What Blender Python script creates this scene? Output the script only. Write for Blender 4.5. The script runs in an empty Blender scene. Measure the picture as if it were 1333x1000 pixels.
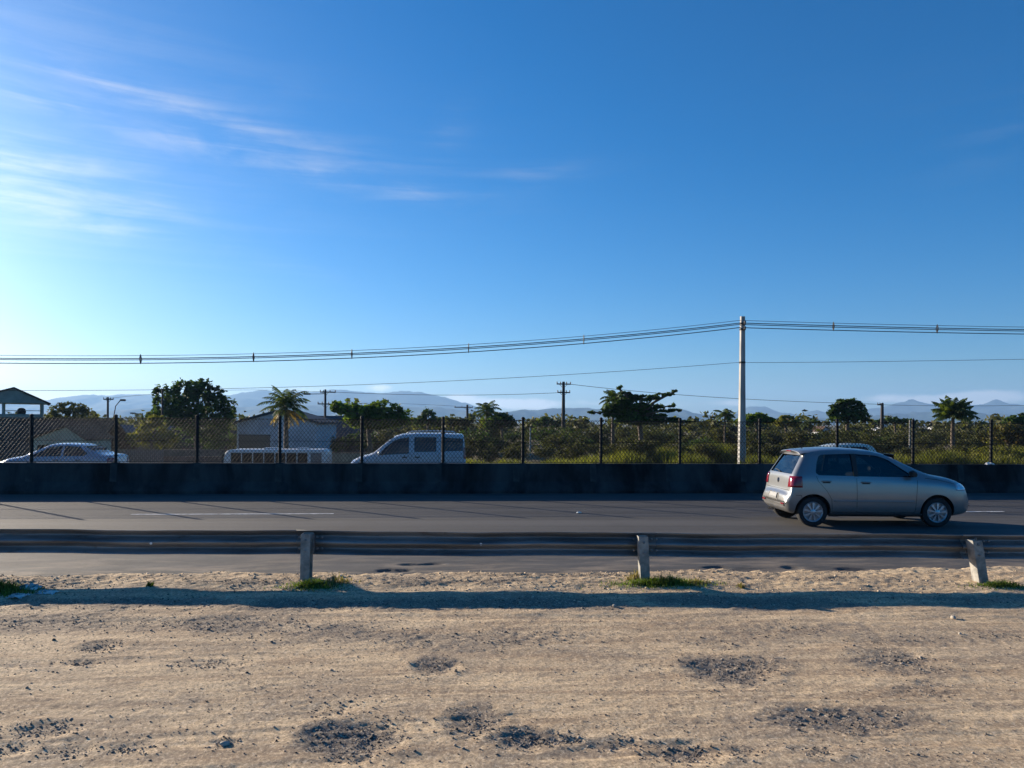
import bpy, bmesh, math, random
import numpy as np
from mathutils import Vector, Matrix, Quaternion
R = math.radians
random.seed(7)
rng = np.random.default_rng(11)
scene = bpy.context.scene
col = scene.collection

# ------------------------------------------------------------------ camera
CAMH = 2.03
F = 988.0 / 1333.0            # focal length over frame width
ROLL = 0.0057
cd = bpy.data.cameras.new('camera')
cam = bpy.data.objects.new('camera', cd)
col.objects.link(cam)
cd.sensor_width = 36.0
cd.lens = 36.0 * F
cd.shift_y = 50.0 / 1333.0
cd.clip_start = 0.1
cd.clip_end = 30000.0
RV = Vector((math.cos(ROLL), 0, math.sin(ROLL)))
UV = Vector((-math.sin(ROLL), 0, math.cos(ROLL)))
cam.matrix_world = Matrix(((RV.x, UV.x, 0, 0), (RV.y, UV.y, -1, 0), (RV.z, UV.z, 0, CAMH), (0, 0, 0, 1)))
scene.camera = cam

# ------------------------------------------------------------------ light
SUN_AZ, SUN_EL = R(-52), R(14.0)      # azimuth from +Y, positive towards +X
sd = Vector((math.sin(SUN_AZ) * math.cos(SUN_EL), math.cos(SUN_AZ) * math.cos(SUN_EL), math.sin(SUN_EL)))
ld = bpy.data.lights.new('sun', 'SUN')
ld.energy = 5.0
ld.angle = R(0.5)
ld.color = (1.0, 0.86, 0.68)
sun = bpy.data.objects.new('sun', ld)
sun.rotation_euler = sd.to_track_quat('Z', 'Y').to_euler()
sun.location = (-30, 25, 20)
col.objects.link(sun)
scene.view_settings.view_transform = 'Standard'
scene.view_settings.look = 'None'
scene.view_settings.gamma = 1.0
scene.view_settings.exposure = 1.2
scene.view_settings.use_curve_mapping = False
scene.cycles.use_denoising = True
scene.cycles.max_bounces = 8
scene.cycles.transparent_max_bounces = 24
scene.cycles.volume_bounces = 0

SKY_STRENGTH = 0.067
world = bpy.data.worlds.new('World')
scene.world = world
world.use_nodes = True


class NT:
    """small helper for writing node trees"""
    def __init__(s, tree):
        s.t = tree
        s.n = tree.nodes
        s.n.clear()

    def new(s, typ, **kw):
        n = s.n.new(typ)
        for k, v in kw.items():
            setattr(n, k, v)
        return n

    def put(s, sock, v):
        if v is None:
            return
        if hasattr(v, 'is_output') or isinstance(v, bpy.types.NodeSocket):
            s.t.links.new(v, sock)
        elif isinstance(v, (tuple, list)) and len(v) == 3 and sock.type == 'RGBA':
            sock.default_value = (*v, 1)
        else:
            sock.default_value = v

    def m(s, op, a, b=None, c=None, clamp=False):
        n = s.new('ShaderNodeMath', operation=op)
        n.use_clamp = clamp
        for i, v in enumerate((a, b, c)):
            s.put(n.inputs[i], v)
        return n.outputs[0]

    def mix(s, fac, a, b, mode='MIX'):
        n = s.new('ShaderNodeMix', data_type='RGBA', blend_type=mode)
        s.put(n.inputs[0], fac)
        s.put(n.inputs[6], a)
        s.put(n.inputs[7], b)
        return n.outputs[2]

    def vec(s, x, y, z=0.0):
        n = s.new('ShaderNodeCombineXYZ')
        for i, v in enumerate((x, y, z)):
            s.put(n.inputs[i], v)
        return n.outputs[0]

    def noise(s, v, scale, detail=4, rough=0.55, dist=0.0, col=False):
        n = s.new('ShaderNodeTexNoise')
        s.put(n.inputs['Vector'], v)
        n.inputs['Scale'].default_value = scale
        n.inputs['Detail'].default_value = detail
        n.inputs['Roughness'].default_value = rough
        n.inputs['Distortion'].default_value = dist
        return n.outputs['Color' if col else 'Fac']

    def ramp(s, fac, lo, hi):
        n = s.new('ShaderNodeMapRange', interpolation_type='SMOOTHSTEP')
        s.put(n.inputs[0], fac)
        n.inputs[1].default_value = lo
        n.inputs[2].default_value = hi
        return n.outputs[0]

    def scl(s, v, sx, sy, sz=1.0, rz=0.0):
        n = s.new('ShaderNodeMapping')
        s.put(n.inputs[0], v)
        n.inputs['Rotation'].default_value = (0, 0, rz)
        n.inputs['Scale'].default_value = (sx, sy, sz)
        return n.outputs[0]


def build_world():
    w = NT(world.node_tree)
    sky = w.new('ShaderNodeTexSky', sky_type='NISHITA')
    sky.sun_disc = False
    sky.sun_elevation = SUN_EL
    sky.sun_rotation = SUN_AZ
    sky.air_density = 0.95
    sky.dust_density = 0.65
    sky.ozone_density = 6.0
    tc = w.new('ShaderNodeTexCoord').outputs['Generated']
    sep = w.new('ShaderNodeSeparateXYZ')
    w.put(sep.inputs[0], tc)
    X, Y, Z = sep.outputs
    az = w.m('MULTIPLY', w.m('ARCTAN2', X, Y), 57.2958)
    el = w.m('MULTIPLY', w.m('ARCSINE', Z), 57.2958)
    ae = w.vec(az, el, 0.0)
    # thin streaky ice clouds, laid out on the sky dome by azimuth and elevation
    n1 = w.noise(w.scl(ae, 0.04, 0.85, 1, R(8.5)), 1.0, 8, 0.62, 0.7)
    n2 = w.noise(w.scl(ae, 0.16, 0.5, 1, R(14)), 1.0, 6, 0.6, 0.5)
    fib = w.m('ADD', w.m('MULTIPLY', n1, 0.7), w.m('MULTIPLY', n2, 0.3))
    fib = w.ramp(fib, 0.40, 0.72)
    broad = w.ramp(n2, 0.30, 0.8)
    # (az, el, half length, half thickness, tilt, weight, fibre share)
    wisps = [(-25, 20.9, 12, 0.7, -8.5, 1.5), (-24.5, 18.9, 11, 0.9, -7.0, 1.25), (-13, 17.6, 6, 0.7, -9, 0.8), (-32, 24, 9, 2.5, -8, 0.35),
             (-33, 14.6, 7, 1.7, -2, 1.7), (-31, 12.9, 6, 0.8, -6, 1.3), (-33, 16.6, 5, 0.9, -3, 0.8), (-6.5, 16.6, 6, 0.7, -4, 0.75), (1, 18.0, 5, 0.7, 7, 0.6), (-5, 20.5, 2.4, 1.2, 52, 0.4),
             (-22, 20, 16, 4.5, -8, 0.30), (-34, 15, 14, 5, -4, 0.5), (-16, 10.9, 2.8, 0.4, -6, 0.45), (33, 17.8, 4, 1.6, 25, 0.22), (29, 20, 9, 3, -15, 0.06)]
    tot = None
    for (a0, e0, la, lb, tilt, wt) in wisps:
        t = R(tilt)
        da = w.m('SUBTRACT', az, float(a0))
        de = w.m('SUBTRACT', el, float(e0))
        u = w.m('ADD', w.m('MULTIPLY', da, math.cos(t) / la), w.m('MULTIPLY', de, math.sin(t) / la))
        v = w.m('ADD', w.m('MULTIPLY', da, -math.sin(t) / lb), w.m('MULTIPLY', de, math.cos(t) / lb))
        q = w.m('ADD', w.m('MULTIPLY', u, u), w.m('MULTIPLY', v, v))
        g = w.m('MULTIPLY', w.m('EXPONENT', w.m('MULTIPLY', q, -1.0)), wt)
        tot = g if tot is None else w.m('ADD', tot, g)
    dens = w.m('MULTIPLY', tot, w.m('ADD', w.m('MULTIPLY', fib, 0.8), w.m('MULTIPLY', broad, 0.2)))
    # small heaped clouds low over the far mountains
    n3 = w.noise(w.scl(ae, 0.9, 1.7, 1), 1.0, 6, 0.62, 0.3)
    cum = None
    for (a0, e0, la, lb, wt) in [(-3.8, 1.75, 1.5, 0.45, 1.0), (-1.2, 1.45, 1.6, 0.4, 0.8), (1.4, 1.35, 2.2, 0.5, 1.0), (-10, 2.5, 1.3, 0.35, 0.8), (-15, 2.35, 2.5, 0.4, 0.5), (26.3, 1.75, 2.0, 0.4, 0.8), (32.2, 1.75, 2.2, 0.55, 1.1), (29.5, 1.6, 2.0, 0.4, 0.8), (16.6, 1.5, 2.0, 0.35, 0.6), (12, 1.4, 3, 0.4, 0.5), (-21, 1.9, 5, 0.5, 0.4), (6, 1.5, 3, 0.4, 0.5)]:
        u = w.m('MULTIPLY', w.m('SUBTRACT', az, float(a0)), 1 / la)
        v = w.m('MULTIPLY', w.m('SUBTRACT', el, float(e0)), 1 / lb)
        g = w.m('MULTIPLY', w.m('EXPONENT', w.m('MULTIPLY', w.m('ADD', w.m('MULTIPLY', u, u), w.m('MULTIPLY', v, v)), -1.0)), wt)
        cum = g if cum is None else w.m('ADD', cum, g)
    cum = w.ramp(w.m('MULTIPLY', cum, w.m('ADD', n3, 0.35)), 0.25, 0.75)
    hsv = w.new('ShaderNodeHueSaturation')
    hsv.inputs['Saturation'].default_value = 1.22
    w.put(hsv.inputs['Color'], sky.outputs[0])
    lum = w.new('ShaderNodeRGBToBW')
    w.put(lum.inputs[0], sky.outputs[0])
    base = hsv.outputs[0]
    white = w.mix(1.0, (1.0, 1.0, 1.02), w.m('ADD', w.m('MULTIPLY', lum.outputs[0], 1.25), 2.6), 'MULTIPLY')
    c = w.mix(w.m('MULTIPLY', dens, 0.28, clamp=True), base, white)
    c = w.mix(w.m('MULTIPLY', cum, 0.75, clamp=True), c, white)
    bg = w.new('ShaderNodeBackground')
    bg.inputs['Strength'].default_value = SKY_STRENGTH
    w.put(bg.inputs[0], c)
    out = w.new('ShaderNodeOutputWorld')
    w.put(out.inputs[0], bg.outputs[0])


build_world()

# ------------------------------------------------------------------ placing
def at(px, py, D):
    """world point at depth D (metres along the view) for a point of the 1333 x 1000 survey picture"""
    X = (px - 666.5) / 988.0 * D
    Y = (550.0 - py) / 988.0 * D
    p = RV * X + UV * Y
    return Vector((p.x, D, CAMH + p.z))


def gnd(px, py, z=0.0):
    """point of a level plane at height z for a survey point"""
    d = at(px, py, 1.0)
    k = (z - CAMH) / (d.z - CAMH)
    return Vector((d.x * k, k, z))


RA = math.atan(0.075)             # the road's turn against the view


def rd(u, v, z=0.0):
    return Vector((u * math.cos(RA) - v * math.sin(RA), u * math.sin(RA) + v * math.cos(RA), z))


def uv_of(x, y):
    return x * math.cos(RA) + y * math.sin(RA), -x * math.sin(RA) + y * math.cos(RA)


# ------------------------------------------------------------------ noise in numpy
_P = np.random.default_rng(3).random((256, 256))


def vnoise(x, y):
    xi = np.floor(x).astype(int)
    yi = np.floor(y).astype(int)
    fx, fy = x - xi, y - yi
    fx = fx * fx * fx * (fx * (fx * 6 - 15) + 10)
    fy = fy * fy * fy * (fy * (fy * 6 - 15) + 10)
    g = lambda a, b: _P[a & 255, b & 255]
    return (g(xi, yi) * (1 - fx) + g(xi + 1, yi) * fx) * (1 - fy) + (g(xi, yi + 1) * (1 - fx) + g(xi + 1, yi + 1) * fx) * fy - 0.5


def fbm(x, y, o=4, gain=0.5):
    x = np.asarray(x, float)
    y = np.asarray(y, float)
    s, a = 0, 1.0
    for i in range(o):
        s = s + a * vnoise(x + 17.3 * i, y + 9.1 * i)
        x, y, a = x * 2.03, y * 2.03, a * gain
    return s


# ------------------------------------------------------------------ materials
MATS = {}


def mat(name, c, rough=0.6, metal=0.0, var=0.18, scale=6.0, spec=0.5, bump=0.0, bscale=40.0, c2=None, coat=0.0, trans=0.0, island=0.0, stretch=(1, 1, 1), detail=5):
    """procedural material: base colour broken up by noise (c2: second colour), optional bump, translucency, variation per leaf"""
    if name in MATS:
        return MATS[name]
    mt = bpy.data.materials.new(name)
    mt.use_nodes = True
    w = NT(mt.node_tree)
    tc = w.new('ShaderNodeTexCoord').outputs['Object']
    tv = w.scl(tc, *stretch)
    n = w.noise(tv, scale, detail, 0.6, 0.3)
    lo = tuple(x * (1 - var) for x in c)
    hi = tuple(min(1, x * (1 + var)) for x in (c2 or c))
    cc = w.mix(w.ramp(n, 0.3, 0.7), lo, hi)
    if island:
        g = w.new('ShaderNodeNewGeometry').outputs['Random Per Island']
        k = w.m('ADD', w.m('MULTIPLY', g, 2 * island), 1 - island)
        cc = w.mix(1.0, cc, w.vec(k, k, k), 'MULTIPLY')
    p = w.new('ShaderNodeBsdfPrincipled')
    w.put(p.inputs['Base Color'], cc)
    w.put(p.inputs['Roughness'], w.m('ADD', w.m('MULTIPLY', n, 0.2), rough - 0.1, clamp=True))
    p.inputs['Metallic'].default_value = metal
    p.inputs['Specular IOR Level'].default_value = spec
    p.inputs['Coat Weight'].default_value = coat
    p.inputs['Coat Roughness'].default_value = 0.04
    if bump:
        b = w.new('ShaderNodeBump')
        b.inputs['Strength'].default_value = bump
        b.inputs['Distance'].default_value = 0.02
        w.put(b.inputs['Height'], w.noise(tv, bscale, 6, 0.65))
        w.put(p.inputs['Normal'], b.outputs[0])
    sh = p.outputs[0]
    if trans:
        t = w.new('ShaderNodeBsdfTranslucent')
        w.put(t.inputs[0], w.mix(1.0, cc, (1.5, 1.6, 0.5), 'MULTIPLY'))
        mx = w.new('ShaderNodeMixShader')
        mx.inputs[0].default_value = trans
        w.put(mx.inputs[1], sh)
        w.put(mx.inputs[2], t.outputs[0])
        sh = mx.outputs[0]
    out = w.new('ShaderNodeOutputMaterial')
    w.put(out.inputs[0], sh)
    MATS[name] = mt
    return mt


def glass_mat(name, tint, ior=1.5):
    if name in MATS:
        return MATS[name]
    mt = bpy.data.materials.new(name)
    mt.use_nodes = True
    w = NT(mt.node_tree)
    t = w.new('ShaderNodeBsdfTransparent')
    t.inputs[0].default_value = (*tint, 1)
    g = w.new('ShaderNodeBsdfGlossy')
    g.inputs['Roughness'].default_value = 0.03
    g.inputs['Color'].default_value = (0.9, 0.9, 0.9, 1)
    f = w.new('ShaderNodeFresnel')
    f.inputs[0].default_value = ior
    mx = w.new('ShaderNodeMixShader')
    w.put(mx.inputs[0], w.m('ADD', w.m('MULTIPLY', f.outputs[0], 1.0), 0.03, clamp=True))
    w.put(mx.inputs[1], t.outputs[0])
    w.put(mx.inputs[2], g.outputs[0])
    out = w.new('ShaderNodeOutputMaterial')
    w.put(out.inputs[0], mx.outputs[0])
    MATS[name] = mt
    return mt


# ------------------------------------------------------------------ objects
def tag(o, label=None, cat=None, group=None, kind=None):
    if label:
        o['label'] = label
    if cat:
        o['category'] = cat
    if group:
        o['group'] = group
    if kind:
        o['kind'] = kind
    return o


def thing(name, loc, label, cat, group=None, rz=0.0):
    o = bpy.data.objects.new(name, None)
    o.empty_display_size = 0.3
    o.location = loc
    o.rotation_euler = (0, 0, rz)
    col.objects.link(o)
    return tag(o, label, cat, group)


def link(name, me, mats, parent=None, loc=None, smooth=False):
    for m_ in (mats if isinstance(mats, (list, tuple)) else [mats]):
        me.materials.append(m_)
    if smooth:
        me.polygons.foreach_set('use_smooth', np.ones(len(me.polygons), bool))
    o = bpy.data.objects.new(name, me)
    col.objects.link(o)
    if parent:
        o.parent = parent
    if loc is not None:
        o.location = loc
    return o


def np_mesh(name, V, Fa, mi=None):
    """mesh from a vertex array and one face array (all faces of one size)"""
    V = np.asarray(V, np.float32)
    Fa = np.asarray(Fa, np.int32)
    me = bpy.data.meshes.new(name)
    me.vertices.add(len(V))
    me.vertices.foreach_set('co', V.ravel())
    k = Fa.shape[1]
    me.loops.add(Fa.size)
    me.loops.foreach_set('vertex_index', Fa.ravel())
    me.polygons.add(len(Fa))
    me.polygons.foreach_set('loop_start', np.arange(0, Fa.size, k, dtype=np.int32))
    if mi is not None:
        me.polygons.foreach_set('material_index', np.asarray(mi, np.int32))
    me.update(calc_edges=True)
    me.validate()
    return me


def grid_mesh(name, P):
    """mesh from a (rows, columns, 3) array of points"""
    r, c = P.shape[:2]
    i = np.arange(r * c).reshape(r, c)
    Fa = np.stack([i[:-1, :-1], i[:-1, 1:], i[1:, 1:], i[1:, :-1]], -1).reshape(-1, 4)
    return np_mesh(name, P.reshape(-1, 3), Fa)


class MB:
    """collects shapes; build() links them as one mesh object"""
    def __init__(s):
        s.v, s.f, s.mi = [], [], []
        s.cur = 0

    def add(s, vs, fs):
        n = len(s.v)
        s.v += [tuple(p) for p in vs]
        s.f += [tuple(i + n for i in f) for f in fs]
        s.mi += [s.cur] * len(fs)
        return s

    def box(s, c, size, rz=0.0, M=None):
        hx, hy, hz = (q / 2 for q in size)
        vs = [Vector((x, y, z)) for z in (-hz, hz) for y in (-hy, hy) for x in (-hx, hx)]
        rot = M if M is not None else Matrix.Rotation(rz, 3, 'Z')
        return s.add([rot @ p + Vector(c) for p in vs], [(0, 2, 3, 1), (4, 5, 7, 6), (0, 1, 5, 4), (2, 6, 7, 3), (0, 4, 6, 2), (1, 3, 7, 5)])

    def box2(s, a, b):
        return s.box([(p + q) / 2 for p, q in zip(a, b)], [abs(q - p) for p, q in zip(a, b)])

    def tube(s, pts, r, n=8, caps=True):
        pts = [Vector(p) for p in pts]
        rs = r if isinstance(r, (list, tuple)) else [r] * len(pts)
        prev = None
        rings = []
        for i, p in enumerate(pts):
            d = (pts[min(i + 1, len(pts) - 1)] - pts[max(i - 1, 0)]).normalized()
            if prev is None:
                a = d.cross(Vector((0, 0, 1)))
                if a.length < 1e-3:
                    a = Vector((1, 0, 0))
                a.normalize()
            else:
                a = (prev - d * prev.dot(d)).normalized()
            prev = a
            b = d.cross(a)
            rings.append([p + (a * math.cos(t) + b * math.sin(t)) * rs[i] for t in [2 * math.pi * k / n for k in range(n)]])
        base = len(rings)
        vs = [q for ring in rings for q in ring]
        fs = []
        for i in range(base - 1):
            for k in range(n):
                k2 = (k + 1) % n
                fs.append((i * n + k, i * n + k2, (i + 1) * n + k2, (i + 1) * n + k))
        if caps:
            fs.append(tuple(range(n - 1, -1, -1)))
            fs.append(tuple((base - 1) * n + k for k in range(n)))
        return s.add(vs, fs)

    def lathe(s, prof, c=(0, 0, 0), axis='z', n=24):
        """prof: (radius, height) list, revolved about an axis through c"""
        vs, fs = [], []
        for (r, h) in prof:
            for k in range(n):
                t = 2 * math.pi * k / n
                x, y = r * math.cos(t), r * math.sin(t)
                p = (x, y, h) if axis == 'z' else ((x, h, y) if axis == 'y' else (h, x, y))
                vs.append((p[0] + c[0], p[1] + c[1], p[2] + c[2]))
        for i in range(len(prof) - 1):
            for k in range(n):
                k2 = (k + 1) % n
                fs.append((i * n + k, i * n + k2, (i + 1) * n + k2, (i + 1) * n + k))
        fs.append(tuple(range(n - 1, -1, -1)))
        fs.append(tuple((len(prof) - 1) * n + k for k in range(n)))
        return s.add(vs, fs)

    def prism(s, poly, a, b, axis='y'):
        """polygon in the plane across axis, extruded from a to b"""
        n = len(poly)

        def P(q, t):
            return (q[0], t, q[1]) if axis == 'y' else ((t, q[0], q[1]) if axis == 'x' else (q[0], q[1], t))
        vs = [P(q, a) for q in poly] + [P(q, b) for q in poly]
        fs = [(i, (i + 1) % n, n + (i + 1) % n, n + i) for i in range(n)]
        fs += [tuple(range(n - 1, -1, -1)), tuple(range(n, 2 * n))]
        return s.add(vs, fs)

    def sheet(s, P):
        r, c = len(P), len(P[0])
        return s.add([q for row in P for q in row], [(i * c + j, i * c + j + 1, (i + 1) * c + j + 1, (i + 1) * c + j) for i in range(r - 1) for j in range(c - 1)])

    def mesh(s, name, fix=True):
        me = bpy.data.meshes.new(name)
        me.from_pydata(s.v, [], s.f)
        me.polygons.foreach_set('material_index', np.array(s.mi, np.int32))
        me.update()
        if fix:
            bm = bmesh.new()
            bm.from_mesh(me)
            bmesh.ops.recalc_face_normals(bm, faces=bm.faces)
            bm.to_mesh(me)
            bm.free()
        return me

    def build(s, name, m, parent=None, loc=None, smooth=False, fix=True, sharp=None):
        o = link(name, s.mesh(name, fix), m, parent, loc, smooth)
        if sharp:
            o.data.set_sharp_from_angle(angle=R(sharp))
        return o


def bevel(o, w=0.01, seg=2):
    b = o.modifiers.new('bevel', 'BEVEL')
    b.width = w
    b.segments = seg
    b.limit_method = 'ANGLE'
    return o


# ------------------------------------------------------------------ foliage
def leaves(P, size, asp=0.5, up=0.35, jit=0.5):
    """one folded leaf (two triangles) at every point: arrays of vertices and faces"""
    n = len(P)
    a = rng.normal(size=(n, 3))
    a[:, 2] *= 0.6
    a /= np.linalg.norm(a, axis=1, keepdims=True)
    b = rng.normal(size=(n, 3))
    b[:, 2] += up
    b -= a * (a * b).sum(1, keepdims=True)
    b /= np.linalg.norm(b, axis=1, keepdims=True) + 1e-9
    L = size * (1 - jit / 2 + jit * rng.random((n, 1)))
    W = L * asp
    nrm = np.cross(a, b)
    v0 = P - a * L / 2
    v1 = P + b * W / 2 + nrm * L * 0.08
    v2 = P + a * L / 2
    v3 = P - b * W / 2 + nrm * L * 0.08
    V = np.stack([v0, v1, v2, v3], 1).reshape(-1, 3)
    i = np.arange(n)[:, None] * 4
    Fa = (i + np.array([[0, 1, 2, 3]])).reshape(-1, 4)
    return V, Fa


def lobe_points(c, r, n, shell=0.55):
    """n points clumped through an ellipsoid, denser near its skin, in small sprays so that gaps stay open"""
    k = max(3, int(n / 14))
    d = rng.normal(size=(k, 3))
    d /= np.linalg.norm(d, axis=1, keepdims=True)
    rad = (shell + (1 - shell) * rng.random((k, 1)) ** 0.6) * (0.82 + 0.3 * rng.random((k, 1)))
    cen = d * rad
    idx = rng.integers(0, k, n)
    q = cen[idx] + rng.normal(size=(n, 3)) * 0.13
    return np.asarray(c) + q * np.asarray(r)
# ================================================================== GROUND
def sstep(a, b, x):
    t = np.clip((np.asarray(x, float) - a) / (b - a), 0, 1)
    return t * t * (3 - 2 * t)


ROAD2 = -0.22        # level of the far carriageway


def terrain_z(u, v):
    u = np.asarray(u, float)
    v = np.asarray(v, float)
    low = -2.4 + 1.7 * sstep(-9, 2, u)
    z = np.where(v < 22.0, -0.12, ROAD2 - 0.08)
    s = sstep(32.5, 43, v)
    z = z * (1 - s) + low * s
    z = z + 0.5 * sstep(33, 45, v) * fbm(u * 0.13, v * 0.13, 3) * (1 - sstep(120, 260, v))
    far = sstep(90, 220, v)
    return z * (1 - far) + (-2.6) * far


us = np.concatenate([[-9000, -5000, -2500, -1200, -600, -350, -220], np.arange(-150, 151, 2.5), [220, 350, 600, 1200, 2500, 5000, 9000]])
vs_ = np.concatenate([[-2500, -600, -150, -60, -30, -10, 0, 10, 16, 21.8, 22.2], np.arange(24, 46, 0.8), np.arange(47, 130, 2.5), [140, 160, 190, 230, 300, 450, 800, 1500, 3000, 5500, 9000]])
UU, VV = np.meshgrid(us, vs_)
ZZ = terrain_z(UU, VV)
PX = UU * math.cos(RA) - VV * math.sin(RA)
PY = UU * math.sin(RA) + VV * math.cos(RA)
m_earth = mat('scrub_earth', (0.10, 0.095, 0.05), 0.95, var=0.35, scale=0.25, c2=(0.15, 0.12, 0.07), spec=0.1, bump=0.6, bscale=2.0, detail=9)
tag(link('ground', grid_mesh('ground', np.stack([PX, PY, ZZ], -1)), m_earth, smooth=True), kind='structure')

# gravel-filled hollows in the lot: survey px, py, radii in px, strength
HOLLOWS = [(460, 966, 74, 30, 1.0), (567, 872, 34, 12, 0.8), (615, 940, 42, 22, 0.7), (682, 966, 48, 17, 0.95), (735, 968, 26, 8, 0.7), (945, 878, 58, 22, 0.85), (985, 868, 40, 12, 0.6),
           (1170, 864, 62, 20, 0.6), (1095, 942, 100, 20, 0.65), (890, 986, 58, 18, 0.9), (130, 845, 34, 9, 0.7), (110, 866, 30, 5, 0.5), (55, 953, 52, 14, 0.7), (88, 982, 44, 13, 0.5), (165, 978, 42, 12, 0.45),
           (12, 978, 30, 12, 0.5), (265, 868, 60, 7, 0.45), (292, 972, 26, 9, 0.4), (1210, 905, 60, 14, 0.25), (805, 972, 60, 10, 0.5), (1060, 985, 40, 10, 0.4), (430, 925, 50, 14, 0.3), (960, 985, 40, 9, 0.4)]
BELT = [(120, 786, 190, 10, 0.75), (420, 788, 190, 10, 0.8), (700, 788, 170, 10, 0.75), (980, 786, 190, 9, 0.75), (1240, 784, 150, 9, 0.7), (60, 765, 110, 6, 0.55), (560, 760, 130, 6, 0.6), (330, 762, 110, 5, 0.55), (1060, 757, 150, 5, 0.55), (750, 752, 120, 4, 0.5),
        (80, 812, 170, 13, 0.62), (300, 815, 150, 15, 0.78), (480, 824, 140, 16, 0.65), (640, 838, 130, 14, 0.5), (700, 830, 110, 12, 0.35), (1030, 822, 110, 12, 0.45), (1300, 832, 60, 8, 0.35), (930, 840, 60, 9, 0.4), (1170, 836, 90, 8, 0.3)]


def hollow_uvr(h):
    c = gnd(h[0], h[1])
    ex = abs(gnd(h[0] + h[2], h[1]).x - c.x)
    ey = abs(gnd(h[0], h[1] - h[3]).y - c.y)
    return c.x, c.y, ex, ey, h[4]


HUV = [hollow_uvr(h) for h in HOLLOWS]
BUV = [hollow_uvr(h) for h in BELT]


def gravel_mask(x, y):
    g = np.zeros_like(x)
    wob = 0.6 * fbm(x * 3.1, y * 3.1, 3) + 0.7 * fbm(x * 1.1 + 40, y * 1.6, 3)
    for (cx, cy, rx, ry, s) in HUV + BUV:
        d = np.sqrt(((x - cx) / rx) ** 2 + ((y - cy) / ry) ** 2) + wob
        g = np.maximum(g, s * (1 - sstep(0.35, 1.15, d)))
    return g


def hollow_depth(x, y):
    z = np.zeros_like(x)
    for (cx, cy, rx, ry, s) in HUV:
        d = np.sqrt(((x - cx) / rx) ** 2 + ((y - cy) / ry) ** 2)
        z = z - s * 0.016 * (1 - sstep(0.2, 1.0, d)) + s * 0.006 * np.exp(-((d - 1.1) / 0.2) ** 2)
    return z


TRACKS = [(5.05, 0.10, 0.21, 0.10), (6.42, 0.06, 0.17, 1.1), (7.55, 0.12, 0.13, 2.2), (4.35, 0.08, 0.19, 0.6), (5.9, 0.15, 0.11, 4.0)]


def track_mask(u, v):
    m = np.zeros_like(u)
    for (v0, a, k, ph) in TRACKS:
        d = (v - v0 - a * np.sin(u * k * 3 + ph) - 0.25 * np.sin(u * 0.16 + ph)) / 0.10
        m = np.maximum(m, (1 - sstep(0.7, 1.25, np.abs(d))) * sstep(-0.25, 0.12, fbm(u * 0.45 + 3 * ph, 0 * v + v0, 2)))
    return m


def track_z(u, v):
    m = track_mask(u, v)
    return -0.007 * m + 0.0035 * m * np.sin((u + 0.5 * v) * 62) * (0.6 + fbm(u * 2, v * 2, 2))


def dirt_z(x, y):
    x = np.asarray(x, float)
    y = np.asarray(y, float)
    u, v = uv_of(x, y)
    z = 0.022 + 0.015 * fbm(u * 0.4, v * 0.8, 3)
    z = z + 0.0032 * fbm(u * 0.5, v * 7.5 + 0.4 * fbm(u * 1.3, v * 1.3, 2), 4, 0.6)          # ruts drawn out along the road
    lump = sstep(8.9, 9.5, y) * (1 - sstep(10.1, 10.6, v))
    z = z + lump * (0.012 + 0.012 * fbm(u * 2.0, v * 4.2, 3, 0.6) + 0.014 * fbm(u * 13, v * 15, 3, 0.7))                             # heaped dirt under the rail
    z = z + 0.018 * np.exp(-((y - 8.62 - 0.22 * fbm(x * 0.8, 3.0, 3)) / 0.16) ** 2) * (0.5 + fbm(x * 1.2, 7.0, 2))
    z = z + (0.0045 + 0.010 * gravel_mask(x, y)) * fbm(x * 17, y * 17, 3, 0.75)
    z = z + hollow_depth(x, y) + track_z(u, v)
    z = z + sstep(7.4, 8.2, y) * (1 - sstep(9.3, 9.8, y)) * 0.020 * fbm(u * 1.1, v * 2.4, 4, 0.6)
    edge = v - 10.32 - 0.45 * fbm(u * 0.9, 5.0, 4) - 0.10 * fbm(u * 6, v * 6, 2)
    return z - 0.22 * sstep(-0.28, 0.35, edge)


xs = np.concatenate([[-60, -40, -28, -20, -15, -12], np.arange(-10.2, 11.0, 0.028), [12, 15, 20, 28, 40, 60]])
ys = np.concatenate([[-25, -14, -8, -4, -1, 1, 2.2, 3.0], np.arange(3.4, 6.0, 0.020), np.arange(6.0, 11.7, 0.03), [12.0, 13.0, 14.5]])
XX, YY = np.meshgrid(xs, ys)
DZ = dirt_z(XX, YY)
DZ = np.where(uv_of(XX, YY)[1] > 11.4, -0.1, DZ)
me = grid_mesh('dirt_lot', np.stack([XX, YY, DZ], -1))
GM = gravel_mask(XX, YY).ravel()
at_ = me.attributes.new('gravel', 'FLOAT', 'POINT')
at_.data.foreach_set('value', GM.astype(np.float32))


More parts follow.
